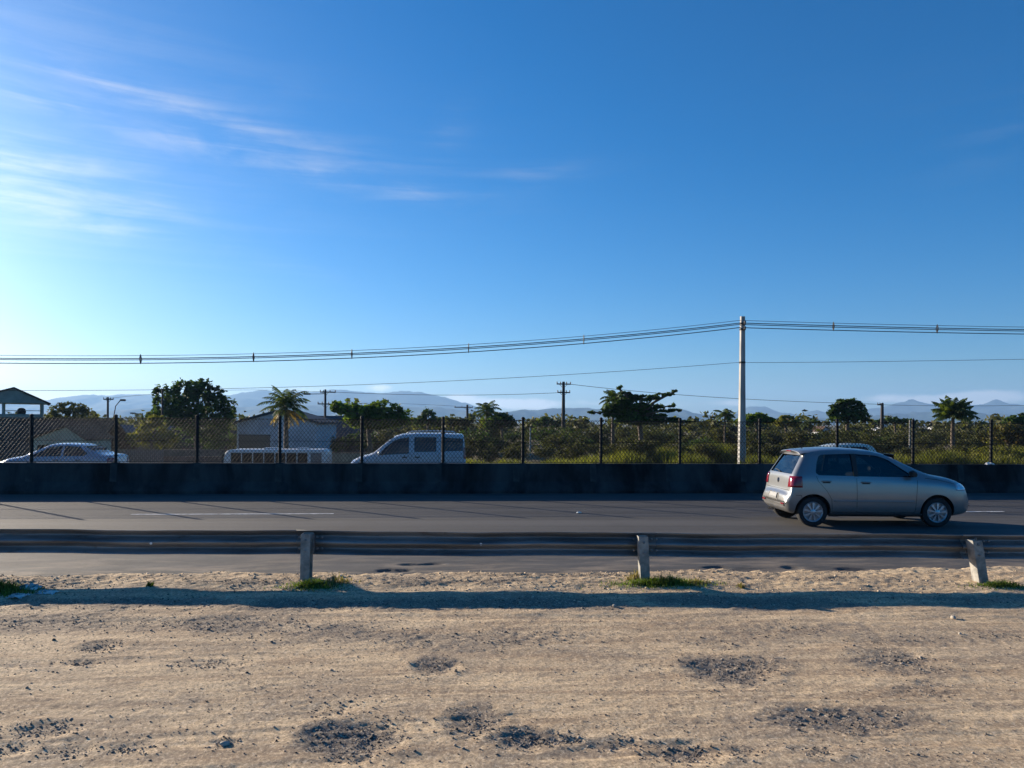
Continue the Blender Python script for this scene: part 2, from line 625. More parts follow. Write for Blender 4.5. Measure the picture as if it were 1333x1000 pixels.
def dirt_mat():
    mt = bpy.data.materials.new('sandy_dirt')
    mt.use_nodes = True
    w = NT(mt.node_tree)
    tc = w.new('ShaderNodeTexCoord').outputs['Object']
    rot = w.scl(tc, 1, 1, 1, -RA)
    st = w.scl(rot, 0.35, 2.6, 1)
    big = w.noise(rot, 0.7, 5, 0.6, 0.4)
    streak = w.noise(st, 1.6, 8, 0.68, 0.5)
    fine = w.noise(tc, 60, 6, 0.72)
    mid = w.noise(tc, 9, 6, 0.65)
    a = w.mix(w.ramp(streak, 0.36, 0.62), (0.33, 0.245, 0.165), (0.62, 0.485, 0.32))
    a = w.mix(w.m('MULTIPLY', w.ramp(big, 0.48, 0.66), 0.65), a, (0.34, 0.275, 0.205))
    a = w.mix(w.m('MULTIPLY', w.ramp(mid, 0.52, 0.75), 0.45), a, (0.68, 0.545, 0.37))
    a = w.mix(w.m('MULTIPLY', w.ramp(fine, 0.46, 0.68), 0.62), a, (0.20, 0.145, 0.10))
    hair = w.noise(w.scl(rot, 1.4, 22, 1), 1.5, 6, 0.7, 0.3)
    a = w.mix(w.m('MULTIPLY', w.ramp(hair, 0.52, 0.72), 0.45), a, (0.23, 0.165, 0.115))
    grey = w.noise(w.scl(rot, 0.7, 1.6, 1), 1.1, 7, 0.7, 0.5)
    a = w.mix(w.m('MULTIPLY', w.m('MULTIPLY', w.ramp(grey, 0.5, 0.66), w.ramp(mid, 0.38, 0.56)), 0.75), a, (0.215, 0.185, 0.155))
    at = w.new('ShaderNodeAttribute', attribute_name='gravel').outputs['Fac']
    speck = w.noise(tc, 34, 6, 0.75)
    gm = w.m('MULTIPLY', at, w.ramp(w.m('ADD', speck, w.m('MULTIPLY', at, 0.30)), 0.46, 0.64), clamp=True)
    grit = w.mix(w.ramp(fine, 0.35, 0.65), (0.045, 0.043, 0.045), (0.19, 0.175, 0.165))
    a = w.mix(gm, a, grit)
    grain = w.noise(w.scl(rot, 1.0, 0.75, 1), 42, 5, 0.85)
    g2 = w.noise(w.scl(rot, 1.0, 0.5, 1), 16, 5, 0.8)
    a = w.mix(w.m('MULTIPLY', w.ramp(grain, 0.50, 0.60), 0.70), a, (0.17, 0.13, 0.10))
    a = w.mix(w.m('MULTIPLY', w.ramp(grain, 0.48, 0.36), 0.65), a, (0.80, 0.66, 0.49))
    a = w.mix(w.m('MULTIPLY', w.ramp(g2, 0.52, 0.62), 0.5), a, (0.22, 0.175, 0.135))
    a = w.mix(1.0, a, (1.22, 1.17, 1.08), 'MULTIPLY')
    p = w.new('ShaderNodeBsdfPrincipled')
    w.put(p.inputs['Base Color'], a)
    p.inputs['Roughness'].default_value = 0.95
    p.inputs['Specular IOR Level'].default_value = 0.15
    b = w.new('ShaderNodeBump')
    b.inputs['Strength'].default_value = 0.65
    b.inputs['Distance'].default_value = 0.014
    w.put(b.inputs['Height'], w.m('ADD', w.m('MULTIPLY', fine, 0.55), w.m('ADD', w.m('MULTIPLY', streak, 0.3), w.m('MULTIPLY', w.noise(tc, 150, 3, 0.7), 0.3))))
    w.put(p.inputs['Normal'], b.outputs[0])
    out = w.new('ShaderNodeOutputMaterial')
    w.put(out.inputs[0], p.outputs[0])
    return mt


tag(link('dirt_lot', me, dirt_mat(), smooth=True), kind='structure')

# loose stones
ICO = []
bm = bmesh.new()
bmesh.ops.create_icosphere(bm, subdivisions=1, radius=1)
ICO_V = np.array([v.co[:] for v in bm.verts])
ICO_F = np.array([[v.index for v in f.verts] for f in bm.faces])
bm.free()


def stones(P, rad, sink=0.25):
    n = len(P)
    V = ICO_V[None] * (0.65 + 0.7 * rng.random((n, 12, 1)))
    V = V * (np.array([[1, 0.85, 0.6]]) * (0.7 + 0.6 * rng.random((n, 3))))[:, None, :]
    t = rng.random(n) * 6.283
    c, s_ = np.cos(t)[:, None], np.sin(t)[:, None]
    V = np.stack([V[..., 0] * c - V[..., 1] * s_, V[..., 0] * s_ + V[..., 1] * c, V[..., 2]], -1)
    V = V * rad[:, None, None] + P[:, None, :] + np.array([0, 0, 1.0]) * (rad * sink)[:, None, None]
    Fa = (np.arange(n)[:, None, None] * 12 + ICO_F[None]).reshape(-1, 3)
    return V.reshape(-1, 3), Fa


pts = []
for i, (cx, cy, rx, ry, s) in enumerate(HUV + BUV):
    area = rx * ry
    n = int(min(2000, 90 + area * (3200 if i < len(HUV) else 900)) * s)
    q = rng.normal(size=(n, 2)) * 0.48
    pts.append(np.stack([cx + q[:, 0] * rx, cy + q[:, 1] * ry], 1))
n = 2200
y_ = 3.6 + 6.2 * rng.random(n)
pts.append(np.stack([(rng.random(n) - 0.5) * 2 * (0.75 * y_ + 0.5), y_], 1))
n = 1700
pts.append(np.stack([-7.5 + 15.5 * rng.random(n), 8.5 + 2.0 * rng.random(n)], 1))
pts = np.concatenate(pts)
keep = (pts[:, 1] > 2.6)
pts = pts[keep]
z = dirt_z(pts[:, 0], pts[:, 1])
rad = 0.0032 + 0.0075 * rng.random(len(pts)) ** 2.6 + 0.008 * (rng.random(len(pts)) > 0.985)
V, Fa = stones(np.stack([pts[:, 0], pts[:, 1], z], 1), rad)
q = rng.random((26000, 2))
yq = 3.7 + 6.0 * q[:, 1] ** 1.2
xq = (q[:, 0] - 0.5) * 2 * (0.70 * yq + 0.3)
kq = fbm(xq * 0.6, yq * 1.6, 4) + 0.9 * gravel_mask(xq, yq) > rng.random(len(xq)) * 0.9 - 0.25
xq, yq = xq[kq], yq[kq]
V2, F2 = stones(np.stack([xq, yq, dirt_z(xq, yq)], 1), 0.0022 + 0.0042 * rng.random(len(xq)) ** 2, 0.3)
Fa = np.concatenate([Fa, F2 + len(V)])
V = np.concatenate([V, V2])
m_stone = mat('gravel_stone', (0.10, 0.095, 0.095), 0.9, var=0.5, scale=9, c2=(0.21, 0.18, 0.15), island=0.5, spec=0.2)
tag(link('gravel', np_mesh('gravel', V, Fa), m_stone), 'dark loose gravel scattered over the sandy lot', 'gravel', kind='stuff')

n = 5200
q = np.stack([-8.0 + 16.5 * rng.random(n), 8.35 + 2.1 * rng.random(n) ** 0.8], 1)
q = q[(fbm(q[:, 0] * 1.3, q[:, 1] * 2.5, 3) + 0.25 > rng.random(len(q)) * 0.5)]
V, Fa = stones(np.stack([q[:, 0], q[:, 1], dirt_z(q[:, 0], q[:, 1])], 1), 0.006 + 0.016 * rng.random(len(q)) ** 3, 0.1)
m_clod = mat('dirt_clod', (0.34, 0.26, 0.18), 0.95, var=0.3, scale=9, c2=(0.58, 0.46, 0.33), island=0.35, spec=0.1)
tag(link('dirt_clods', np_mesh('dirt_clods', V, Fa), m_clod), 'crumbled clods of dry dirt along the foot of the guardrail', 'dirt', kind='stuff')
m_pale = mat('pale_stone', (0.42, 0.38, 0.32), 0.9, var=0.2, scale=12, spec=0.2)
for (px, py, r, lab) in [(1241, 808, 0.034, 'single pale stone on the sand behind the sunlit rail post'), (292, 972, 0.030, 'pale stone lying alone beside the small dark hollow in the sand'),
                         (800, 793, 0.026, 'small whitish stone in the shadow of the guardrail'), (1250, 829, 0.020, 'tiny grey stone on the bare sand near the pale stone')]:
    p = gnd(px, py)
    V, Fa = stones(np.zeros((1, 3)), np.array([r]), 0.4)
    o = link('stone', np_mesh('stone', V, Fa), m_pale, loc=(p.x, p.y, float(dirt_z(np.array([p.x]), np.array([p.y]))[0])))
    tag(o, lab, 'stone')

# ================================================================== ROAD
def asphalt_mat(name, lo, hi, seam):
    mt = bpy.data.materials.new(name)
    mt.use_nodes = True
    w = NT(mt.node_tree)
    tc = w.new('ShaderNodeTexCoord').outputs['Object']
    st = w.scl(tc, 0.06, 1.6, 1)
    big = w.noise(st, 1.0, 5, 0.6, 0.3)
    pat = w.noise(tc, 0.35, 4, 0.6, 0.3)
    fine = w.noise(tc, 95, 4, 0.8)
    a = w.mix(w.ramp(big, 0.3, 0.7), lo, hi)
    a = w.mix(w.m('MULTIPLY', w.ramp(pat, 0.5, 0.62), 0.35), a, tuple(x * 0.7 for x in lo))
    a = w.mix(w.m('MULTIPLY', w.ramp(fine, 0.52, 0.7), 0.5), a, tuple(min(1, x * 1.9) for x in hi))
    sep = w.new('ShaderNodeSeparateXYZ')
    w.put(sep.inputs[0], tc)
    if seam:
        wob = w.m('MULTIPLY', w.m('SUBTRACT', w.noise(w.scl(tc, 0.8, 0, 1), 1.0, 4), 0.5), 0.10)
        vv = w.m('ADD', sep.outputs[1], wob)
        for (v0, wd, k) in ((16.78, 0.035, 0.75), (20.1, 0.03, 0.5)):
            d = w.m('ABSOLUTE', w.m('SUBTRACT', vv, v0))
            a = w.mix(w.m('MULTIPLY', w.m('SUBTRACT', 1.0, w.ramp(d, wd * 0.5, wd)), k), a, (0.018, 0.018, 0.018))
        for (v0, wd, k) in ((14.3, 0.5, 0.35), (15.9, 0.5, 0.35), (18.1, 0.5, 0.3), (19.4, 0.45, 0.3)):
            d = w.m('ABSOLUTE', w.m('SUBTRACT', vv, v0))
            a = w.mix(w.m('MULTIPLY', w.m('SUBTRACT', 1.0, w.ramp(d, 0.0, wd)), k), a, tuple(x * 0.55 for x in lo))
        # sand washed on to the shoulder
        sn = w.noise(w.scl(tc, 0.5, 1.6, 1), 2.0, 7, 0.65, 0.4)
        sand = w.m('MULTIPLY', w.m('SUBTRACT', 1.0, w.ramp(sep.outputs[1], 10.3, 12.6)), w.ramp(sn, 0.42, 0.68), clamp=True)
        a = w.mix(w.m('MULTIPLY', sand, 0.7), a, (0.30, 0.235, 0.17))
    p = w.new('ShaderNodeBsdfPrincipled')
    w.put(p.inputs['Base Color'], a)
    p.inputs['Roughness'].default_value = 0.85
    p.inputs['Specular IOR Level'].default_value = 0.3
    b = w.new('ShaderNodeBump')
    b.inputs['Strength'].default_value = 0.35
    b.inputs['Distance'].default_value = 0.008
    w.put(b.inputs['Height'], fine)
    w.put(p.inputs['Normal'], b.outputs[0])
    out = w.new('ShaderNodeOutputMaterial')
    w.put(out.inputs[0], p.outputs[0])
    return mt


m_asph = asphalt_mat('worn_asphalt', (0.055, 0.053, 0.052), (0.088, 0.084, 0.081), True)
# near carriageway, its broken shoulder worked with shallow pits
us = np.concatenate([[-400, -150, -60, -30, -18], np.arange(-9.0, 12.5, 0.04), [20, 40, 80, 200, 400]])
vs_ = np.concatenate([[9.4, 9.9], np.arange(10.1, 12.0, 0.035), [12.6, 13.5, 15, 17, 19, 21, 22.15]])
U, Vv = np.meshgrid(us, vs_)
Zr = 0.012 * sstep(10, 12, Vv) - 0.012 + 0.008 * fbm(U * 1.5, Vv * 3, 4) * (1 - sstep(11.2, 12.2, Vv))
PITS = [(1030, 738, 10, 2.2), (1108, 741, 18, 2.4), (520, 742, 24, 1.8), (590, 751, 18, 1.6), (455, 752, 22, 1.6), (905, 745, 7, 2), (545, 734, 24, 1.4), (930, 738, 20, 1.8), (1240, 752, 12, 1.8), (700, 748, 18, 1.4), (330, 748, 18, 1.5)]
for (px, py, rx, ry) in PITS:
    c = gnd(px, py)
    cu, cv = uv_of(c.x, c.y)
    ru = rx / 988 * c.y
    rv = abs(gnd(px, py - ry).y - c.y)
    d = np.sqrt(((U - cu) / ru) ** 2 + ((Vv - cv) / rv) ** 2) + 0.8 * fbm(U * 4, Vv * 4, 3)
    Zr = Zr - 0.028 * (1 - sstep(0.4, 1.2, d))
o = link('road', grid_mesh('road', np.stack([U, Vv, Zr], -1)), m_asph, smooth=True)
o.rotation_euler = (0, 0, RA)
tag(o, kind='structure')
# far carriageway
us = np.array([-400, -120, -50, -25, 0, 25, 50, 120, 400.0])
vs_ = np.array([22.2, 24, 27, 30, 32.2])
U, Vv = np.meshgrid(us, vs_)
o = link('far_road', grid_mesh('far_road', np.stack([U, Vv, 0 * U + ROAD2], -1)), asphalt_mat('far_asphalt', (0.06, 0.057, 0.054), (0.09, 0.084, 0.08), False))
o.rotation_euler = (0, 0, RA)
tag(o, kind='structure')
# lane marks
m_line = mat('road_paint', (0.62, 0.60, 0.55), 0.7, var=0.3, scale=7, c2=(0.75, 0.73, 0.68))
u0 = uv_of(*gnd(172, 669.6)[:2])[0]
dash = uv_of(*gnd(434, 669.4)[:2])[0] - u0
period = uv_of(*gnd(1313, 667.2)[:2])[0] - uv_of(*gnd(434, 669.4)[:2])[0]
mb = MB()
for k in range(-4, 6):
    a = u0 + k * period
    b = MB()
    n = 14
    P = [[(a + dash * i / n, 16.9 + s * (0.055 + 0.006 * math.sin(i * 7.1 + s)), 0.005) for i in range(n + 1)] for s in (-1, 1)]
    mb.sheet(P)
o = mb.build('road_markings', m_line)
o.rotation_euler = (0, 0, RA)
tag(o, kind='structure')
m_stud = mat('road_stud_white', (0.8, 0.78, 0.7), 0.4, var=0.1)
for k in range(1):
    c = rd(uv_of(*gnd(751, 666)[:2])[0] + k * period, 16.9, 0.0)
    b = MB().prism([(-0.06, 0.004), (0.06, 0.004), (0.035, 0.026), (-0.035, 0.026)], -0.05, 0.05, 'y')
    o = bevel(b.build('road_stud', m_stud, loc=c), 0.004)
    o.rotation_euler = (0, 0, RA)
    tag(o, 'small white reflective stud on the road between the two white lane dashes', 'road stud')

# ================================================================== MEDIAN BARRIER
BV = 21.55
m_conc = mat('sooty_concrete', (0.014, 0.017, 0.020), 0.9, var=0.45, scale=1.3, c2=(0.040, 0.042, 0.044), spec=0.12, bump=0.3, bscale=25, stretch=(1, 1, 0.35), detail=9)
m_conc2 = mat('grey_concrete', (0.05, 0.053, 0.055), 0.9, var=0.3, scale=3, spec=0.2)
root = thing('concrete_barrier', rd(0, BV), 'long soot-dark concrete median barrier under the chain link fence', 'barrier', rz=RA)
prof = [(0, -0.3), (0, 0.09), (0.17, 0.33), (0.24, 0.82), (0.265, 0.845), (0.415, 0.845), (0.44, 0.82), (0.51, 0.33), (0.68, 0.09), (0.68, -0.3)]
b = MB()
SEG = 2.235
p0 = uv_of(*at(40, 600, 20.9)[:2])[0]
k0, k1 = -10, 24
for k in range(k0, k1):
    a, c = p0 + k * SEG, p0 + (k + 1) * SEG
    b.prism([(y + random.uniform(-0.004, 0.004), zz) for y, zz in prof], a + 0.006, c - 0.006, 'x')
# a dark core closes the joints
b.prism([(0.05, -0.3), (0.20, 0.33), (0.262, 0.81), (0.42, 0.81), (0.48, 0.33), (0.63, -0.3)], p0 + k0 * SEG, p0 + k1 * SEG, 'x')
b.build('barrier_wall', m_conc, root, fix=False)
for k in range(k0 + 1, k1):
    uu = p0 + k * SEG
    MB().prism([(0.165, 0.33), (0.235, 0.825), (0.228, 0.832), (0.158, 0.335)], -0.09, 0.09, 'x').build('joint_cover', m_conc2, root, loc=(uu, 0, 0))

# ================================================================== CHAIN LINK FENCE
m_wire = mat('fence_wire', (0.024, 0.023, 0.022), 0.7, 0.0, var=0.2, scale=5, spec=0.12)
m_post = mat('fence_post', (0.014, 0.014, 0.015), 0.7, 0.0, var=0.3, scale=8, spec=0.2)
fz0, fz1 = 0.86, 2.10
FV = BV + 0.34
root = thing('chainlink_fence', rd(0, FV, 0.845), 'tall chain link fence on dark posts on top of the median barrier', 'fence', rz=RA)


def post_px(px):
    return uv_of(*at(px, 550, 21.9 / (1 - 0.075 * (px - 666.5) / 988) * 1.0)[:2])[0]


PPX = [40, 150, 256, 364, 471, 577, 681, 783, 886, 990, 1091, 1190, 1292]
PU = [post_px(p) for p in PPX]
stp = (PU[-1] - PU[0]) / 12
PU = [PU[0] - stp * k for k in range(5, 0, -1)] + PU + [PU[-1] + stp * k for k in range(1, 6)]
base = None
for uu in PU:
    if base is None:
        pb = MB()
        pb.tube([(0, 0, 0.012), (0, 0, 1.30)], 0.042, 10)
        pb.lathe([(0.05, 1.29), (0.05, 1.315), (0.03, 1.34), (0.004, 1.35)], n=10)
        pb.box((0, 0, 0.006), (0.17, 0.15, 0.012))
        base = pb.build('fence_post', m_post, root, loc=(uu, 0, 0), smooth=True, sharp=40)
    else:
        o = base.copy()
        col.objects.link(o)
        o.parent = root
        o.location = (uu, 0, 0)
# the netting between each pair of posts
PIT = 0.104
for i in range(len(PU) - 1):
    a, c = PU[i], PU[i + 1]
    h = fz1 - fz0
    lines = []
    n = int(round((c - a) / PIT))
    st = (c - a) / n
    for sgn in (1, -1):
        for k in range(-12, n + 13):
            x0 = a + k * st
            x1 = x0 + sgn * h * 0.80
            z0, z1 = 0.0, h
            t0 = (a - x0) / (x1 - x0)
            t1 = (c - x0) / (x1 - x0)
            lo, hi = max(0, min(t0, t1)), min(1, max(t0, t1))
            if hi - lo < 0.02:
                continue
            lines.append(((x0 + (x1 - x0) * lo, sgn * 0.004, h * lo), (x0 + (x1 - x0) * hi, sgn * 0.004, h * hi)))
    A = np.array([l[0] for l in lines])
    B = np.array([l[1] for l in lines])
    d = B - A
    nx = np.stack([-d[:, 2], 0 * d[:, 0], d[:, 0]], 1)
    nx /= np.linalg.norm(nx, axis=1, keepdims=True)
    r = 0.0064
    ny = np.array([[0, 1.0, 0]])
    ring = [nx * r, ny * r, -nx * r, -ny * r]
    V = np.stack([A + q for q in ring] + [B + q for q in ring], 1).reshape(-1, 3)
    Fa = (np.arange(len(A))[:, None, None] * 8 + np.array([[0, 1, 5, 4], [1, 2, 6, 5], [2, 3, 7, 6], [3, 0, 4, 7]])[None]).reshape(-1, 4)
    link('wire_netting', np_mesh('wire_netting', V, Fa), m_wire, root, loc=(0, 0, fz0 - 0.845))
b = MB()
for zz in (0.03, 0.62, 1.24):
    b.tube([(PU[0], 0.0, zz), (PU[-1], 0.0, zz)], 0.0075, 6)
b.build('tension_wire', m_wire, root)
# weather-bleached rag / scrap on top of the barrier
m_rag = mat('white_plastic', (0.75, 0.74, 0.72), 0.5, var=0.15)


def crumple(name, px, py, D, size, lab, cat, m, z=None, flat=0.5, n=9):
    p = at(px, py, D)
    if z is not None:
        p.z = z
    P = []
    r_ = random.Random(hash(lab) & 0xffff if False else len(lab) * 131)
    for i in range(n):
        row = []
        for j in range(n):
            u, v = i / (n - 1) - 0.5, j / (n - 1) - 0.5
            row.append((u * size[0] + r_.uniform(-0.06, 0.06) * size[0], v * size[1] + r_.uniform(-0.06, 0.06) * size[1],
                        max(0.003, size[2] * (0.5 + r_.uniform(-0.5, 0.5)) * (1 - flat * (u * u + v * v) * 4))))
        P.append(row)
    o = MB().sheet(P).build(name, m, loc=p, fix=False)
    s_ = o.modifiers.new('thickness', 'SOLIDIFY')
    s_.thickness = 0.003
    return tag(o, lab, cat)


crumple('plastic_scrap', 1288, 604, 22.6, (0.24, 0.12, 0.10), 'white plastic scrap caught on top of the median barrier', 'litter', m_rag, z=0.846)
m_litter = mat('litter_plastic', (0.20, 0.25, 0.25), 0.6, var=0.45, scale=14, c2=(0.50, 0.52, 0.50))
for (px, py, sx, sy, h, lab) in [(38, 769, 0.26, 0.2, 0.07, 'crumpled pale blue plastic sheet beside the grass under the guardrail'), (62, 775, 0.22, 0.16, 0.05, 'small crumpled white wrapper in front of the pale blue plastic'),
                                 (24, 779, 0.18, 0.18, 0.05, 'torn bluish bag scrap at the edge of the grass clump')]:
    p = gnd(px, py)
    crumple('plastic_litter', px, py, p.y, (sx, sy, h), lab, 'litter', m_litter, z=float(dirt_z(np.array([p.x]), np.array([p.y]))[0]) + 0.004)

# ================================================================== GUARDRAIL
GY = 9.72
m_rail = mat('weathered_galvanised', (0.17, 0.18, 0.185), 0.5, 0.55, var=0.3, scale=2.2, c2=(0.23, 0.235, 0.235), stretch=(0.3, 1, 4), detail=8)
def rust(mt, amount):
    w = mt.node_tree
    h = NT.__new__(NT)
    h.t, h.n = w, w.nodes
    p = [n for n in w.nodes if n.type == 'BSDF_PRINCIPLED'][0]
    old = p.inputs['Base Color'].links[0].from_socket
    tc = h.new('ShaderNodeTexCoord').outputs['Object']
    n1 = h.noise(h.scl(tc, 0.8, 1, 5), 2.2, 8, 0.72, 0.6)
    n2 = h.noise(h.scl(tc, 3, 3, 0.6), 3.0, 6, 0.7, 0.2)
    f = h.m('MULTIPLY', h.m('ADD', h.ramp(n1, 0.52, 0.66), h.m('MULTIPLY', h.ramp(n2, 0.60, 0.72), 0.8)), amount, clamp=True)
    h.put(p.inputs['Base Color'], h.mix(f, old, (0.075, 0.042, 0.026)))
    h.put(p.inputs['Metallic'], h.m('MULTIPLY', h.m('SUBTRACT', 1.0, f), p.inputs['Metallic'].default_value))


rust(m_rail, 0.55)
m_gpost = mat('post_galvanised', (0.22, 0.22, 0.205), 0.65, 0.1, var=0.3, scale=7, c2=(0.30, 0.285, 0.255), detail=8)
root = thing('guardrail', (0, GY, 0), 'long grey steel W-beam guardrail seen from behind along the sandy verge', 'guardrail')
PX_ = [at(q, 700, GY + 0.0).x for q in (401, 838, 1272)]
stp = (PX_[2] - PX_[0]) / 2
GX = [PX_[0] - 2 * stp, PX_[0] - stp] + PX_ + [PX_[2] + stp, PX_[2] + 2 * stp]
# W profile (y outwards towards the road, z), thin sheet
W = []
for i in range(33):
    zz = -0.155 + 0.31 * i / 32
    W.append((0.040 * math.cos(2 * math.pi * (zz / 0.155) * 0.98) * -1 + 0.02, zz))
for i in range(len(GX) - 1):
    a, c = GX[i] - 0.16, GX[i + 1] + 0.16
    off = 0.005 if i % 2 else 0.0
    b = MB()
    zc = 0.467
    n = 10
    P = []
    for j in range(n + 1):
        x = a + (c - a) * j / n
        wob = 0.006 * math.sin(x * 1.7) + 0.004 * math.sin(x * 4.1)
        P.append([(x, 0.05 + y + off, zc + zz + wob) for (y, zz) in W])
    b.sheet(P)
    o = b.build('beam', m_rail, root, smooth=True, fix=False)
    sm = o.modifiers.new('sheet', 'SOLIDIFY')
    sm.thickness = 0.004
for i in range(1, len(GX) - 1):
    for dx in (-0.12, -0.05, 0.11, 0.17):
        for zz in (0.395, 0.54):
            MB().lathe([(0.005, -0.016), (0.015, -0.012), (0.015, 0.004)], (GX[i] + dx, 0.048, zz), 'y', 6).build('bolt', m_rail, root)
lean = [(0.0, 0.0), (0.02, 0.0), (0.01, 0.01), (-0.035, -0.02), (-0.115, -0.03), (0.01, 0.0), (0.0, 0.0)]
tops = [0.60, 0.60, 0.605, 0.60, 0.575, 0.6, 0.6]
for x, (lx, ly), zt in zip(GX, lean, tops):
    b = MB()
    M = Matrix(((1, 0, lx / 0.6), (0, 1, ly / 0.6), (0, 0, 1)))
    w_, dp, t = 0.12, 0.15, 0.007
    y1, y0 = -0.012, -0.012 - dp
    for (ax, ay, bx_, by_) in ((-w_ / 2, y0, w_ / 2, y0 + t), (-w_ / 2, y0 + t, -w_ / 2 + t, y1), (-w_ / 2, y1, w_ / 2, y1 + t)):
        vs = [M @ Vector((X, Y, Z)) for Z in (-0.12, zt) for Y in (ay, by_) for X in (ax, bx_)]
        b.add([v + Vector((x, 0, 0)) for v in vs], [(0, 2, 3, 1), (4, 5, 7, 6), (0, 1, 5, 4), (2, 6, 7, 3), (0, 4, 6, 2), (1, 3, 7, 5)])
    p = bevel(b.build('post', m_gpost, root), 0.003)
    bb = MB()
    bb.box((x + lx * 0.8 + 0.065, 0.005, 0.47), (0.012, 0.06, 0.24))
    bb.build('bracket', m_rail, p)
    for zz in (0.40, 0.53):
        MB().lathe([(0.006, -0.016), (0.016, -0.012), (0.016, 0.002)], (x + lx * zz / 0.6, -0.162 + ly * zz / 0.6, zz), 'y', 6).build('bolt', m_rail, p)
m_bolt = mat('reflector_white', (0.8, 0.8, 0.76), 0.4, var=0.1)
for px, py in ((195, 708), (626, 709)):
    q = at(px, py, GY)
    b = MB()
    b.lathe([(0.017, 0.0), (0.017, 0.012), (0.008, 0.02)], (q.x, 0.028, q.z - 0.0), 'y', 10)
    b.build('bolt', m_bolt, root)

# ================================================================== GRASS CLUMPS
m_grass = mat('verge_grass', (0.05, 0.095, 0.02), 0.7, var=0.3, scale=5, c2=(0.13, 0.17, 0.04), trans=0.35, island=0.4, spec=0.2)
m_dry = mat('dry_grass', (0.22, 0.18, 0.08), 0.8, var=0.3, scale=5, trans=0.3, island=0.4)


def blades(P, h, wd, lean=0.5):
    """three-part bent blades standing at the points P"""
    n = len(P)
    t = rng.random(n) * 6.283
    d = np.stack([np.cos(t), np.sin(t), 0 * t], 1)
    s_ = np.stack([-np.sin(t + 0.6), np.cos(t + 0.6), 0 * t], 1)
    hh = (h * (0.55 + 0.75 * rng.random(n)))[:, None] if np.ndim(h) else h * (0.55 + 0.75 * rng.random((n, 1)))
    ln = lean * (0.2 + rng.random((n, 1)))
    up = np.array([[0, 0, 1.0]])
    w_ = wd * (0.7 + 0.6 * rng.random((n, 1)))
    p1 = P + up * hh * 0.55 + d * hh * ln * 0.3
    p2 = P + up * hh * (1 - 0.25 * ln) + d * hh * ln
    V = np.stack([P - s_ * w_ / 2, P + s_ * w_ / 2, p1 + s_ * w_ * 0.4, p1 - s_ * w_ * 0.4, p2], 1).reshape(-1, 3)
    i = np.arange(n)[:, None] * 5
    Fa = np.concatenate([(i + np.array([[0, 1, 2]])), (i + np.array([[0, 2, 3]])), (i + np.array([[3, 2, 4]]))])
    return V, Fa


def tuft(px, py, rx, ry, n, h, lab, m, name='grass_tuft', cat='grass', wd=0.009, lean=0.8):
    c = gnd(px, py)
    q = rng.normal(size=(n, 2)) * 0.5
    x = c.x + q[:, 0] * rx
    y = c.y + q[:, 1] * ry
    P = np.stack([x, y, dirt_z(x, y) - 0.006], 1) - np.array([[c.x, c.y, 0]])
    fall = np.clip(1.15 - 0.5 * np.sqrt((q ** 2).sum(1)) / 0.5, 0.3, 1.2)
    V, Fa = blades(P, h * fall, wd, lean)
    o = link(name, np_mesh(name, V, Fa), m, loc=(c.x, c.y, 0))
    return tag(o, lab, cat)


tuft(408, 766, 0.36, 0.20, 900, 0.12, 'low green grass clump at the foot of the upright grey post', m_grass)
tuft(862, 764, 0.62, 0.20, 1500, 0.13, 'widest green grass clump around the leaning post in mid verge', m_grass)
tuft(4, 772, 0.38, 0.22, 1000, 0.16, 'thick green grass clump beside the pale blue plastic litter', m_grass)
tuft(1303, 768, 0.36, 0.16, 800, 0.10, 'dark grass clump at the foot of the sunlit leaning post', m_grass)
tuft(440, 762, 0.22, 0.16, 160, 0.14, 'sparse dry grass stalks beside the low green clump', m_dry)
tuft(905, 764, 0.25, 0.14, 220, 0.10, 'dry yellow grass fringe of the widest green clump', m_dry)
tuft(828, 758, 0.16, 0.10, 120, 0.15, 'dry stalks leaning on the post in mid verge', m_dry)
tuft(195, 767, 0.06, 0.05, 40, 0.09, 'single small dark weed on the heaped dirt', m_grass, 'weed', 'weed', 0.02, 1.0)
tuft(965, 768, 0.05, 0.05, 50, 0.09, 'small brown weed on the pale dirt beyond the widest clump', m_dry, 'weed', 'weed', 0.012, 0.9)
# ================================================================== CARS
def paint_mat(name, c, metal, rough, coat):
    if name in MATS:
        return MATS[name]
    mt = bpy.data.materials.new(name)
    mt.use_nodes = True
    w = NT(mt.node_tree)
    tc = w.new('ShaderNodeTexCoord').outputs['Object']
    sep = w.new('ShaderNodeSeparateXYZ')
    w.put(sep.inputs[0], tc)
    # road dust: thicker and browner low on the body, in blotches
    n = w.noise(tc, 3.5, 6, 0.65, 0.4)
    low = w.m('SUBTRACT', 1.0, w.ramp(sep.outputs[2], 0.15, 0.75))
    dirt = w.m('MULTIPLY', w.m('ADD', w.m('MULTIPLY', low, 0.45), 0.04), w.ramp(n, 0.3, 0.7), clamp=True)
    p = w.new('ShaderNodeBsdfPrincipled')
    w.put(p.inputs['Base Color'], w.mix(dirt, c, (0.20, 0.165, 0.13)))
    w.put(p.inputs['Metallic'], w.m('MULTIPLY', w.m('SUBTRACT', 1.0, dirt), metal))
    w.put(p.inputs['Roughness'], w.m('ADD', w.m('MULTIPLY', dirt, 0.4), rough, clamp=True))
    p.inputs['Coat Weight'].default_value = coat
    p.inputs['Coat Roughness'].default_value = 0.05
    out = w.new('ShaderNodeOutputMaterial')
    w.put(out.inputs[0], p.outputs[0])
    MATS[name] = mt
    return mt


